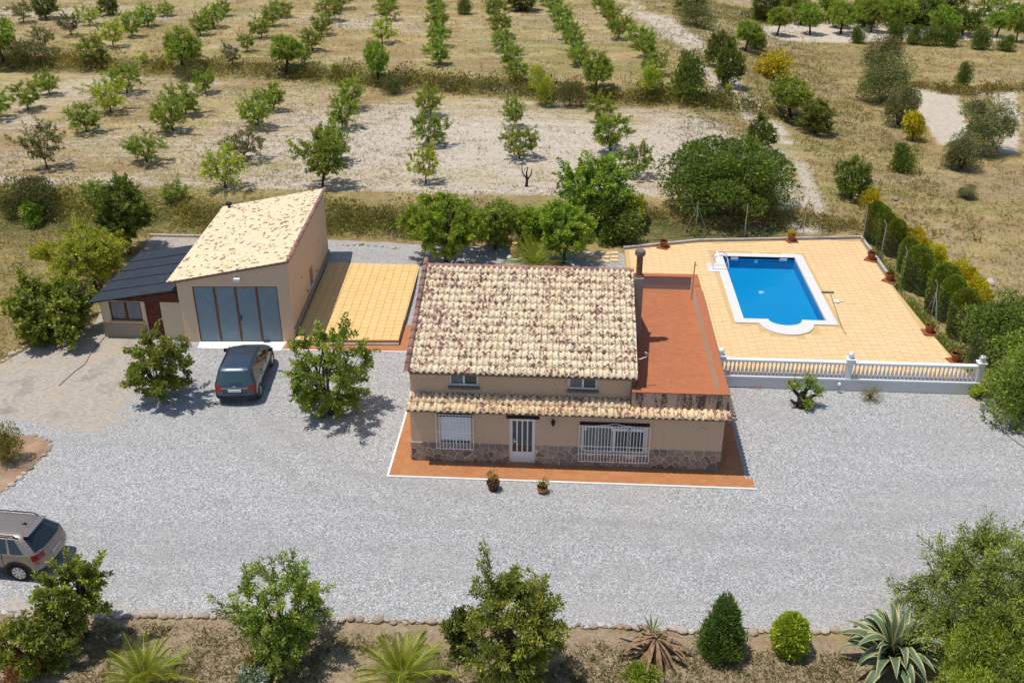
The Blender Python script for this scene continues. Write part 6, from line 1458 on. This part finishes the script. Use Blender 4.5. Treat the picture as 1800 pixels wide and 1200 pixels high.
for z in (.885, .925): b_.add([(-.06, .035, z), (0, .03, z+.045), (.06, .035, z), (.06, .035, z+.018), (0, .03, z+.063), (-.06, .035, z+.018)], [(0, 1, 4, 5), (1, 2, 3, 4)])
b_.build('badge', 'chrome', CAR1)
MB().tube([(0, .6, 1.62), (0, .42, 1.85)], .006, 4).build('aerial', 'iron', CAR1)
for s in (-1, 1): MB().box(*sorted((s*.60, s*.635)), .7, 2.4, 1.585, 1.605).build('roof_strip', 'trim', CAR1)
MB().tube([(-.25, .09, 1.03), (.3, .12, 1.09)], .012, 4).build('wiper', 'iron', CAR1)
# sand-silver off-roader
suv = dict(L=4.43, W=1.81, sub=[1, 2, 2, 2, 1, 3, 1], gb=5, lamp_bands=(3,), trim_bands=(0,), lampw=1, axles=(.90, 3.5), rw=.345, lip=.085, spokes=8, twin=True, mirror=(2.85, 1.08), handles=(1.35, 2.35), hz=.93, seams=(1.35, 2.35), strip=(.40, .52))
slev = [(.12, 4.3, .83, .25, .4, .36, .28, .32, .05), (.02, 4.40, .885, .25, .45, .5, .42, .45, .08), (.0, 4.43, .90, .25, .45, .66, .60, .6, .09), (.06, 4.40, .905, .26, .45, .84, .80, .8, .09), (.10, 4.30, .895, .28, .4, 1.04, 1.0, .95, .09), (.13, 3.25, .87, .28, .35, 1.09, 1.05, 1.10, .09), (.55, 2.4, .66, .26, .3, 1.47, 1.48, 1.50, .10), (.66, 2.2, .56, .26, .28, 1.545, 1.55, 1.56, .10)]
sm_ = dict(paint='paint_sand', rear='car_glass', bumper='trim', arch='trim', mirror='paint_sand', handle='paint_sand', strip='trim')
CAR2 = car('parked_car', 'sand-silver off-road car with roof rails at the left edge', (-10.62, -6.72, .03), R(87), slev, sm_, [('w1', 1, 6), ('w2', 7, 15), ('w3', 16, 24)], None, suv)
mirror_etc(CAR2, suv, sm_)
MB().box(-.26, .26, .02, .06, .70, .80).build('number_plate', 'galv', CAR2)
for s in (-1, 1):
    MB().tube([(s*.61, .82, 1.51), (s*.615, 1.0, 1.585), (s*.615, 2.2, 1.59), (s*.61, 2.42, 1.52)], .02, 6).build('roof_rail', 'iron', CAR2)
MB().prism([(.85, 1.59), (1.05, 1.59), (.88, 1.67)], -.015, .015, 'x').build('aerial_fin', 'iron', CAR2)
MB().box(-.54, .54, .52, .72, 1.525, 1.56).build('spoiler', 'paint_sand', CAR2, bevel=.015)
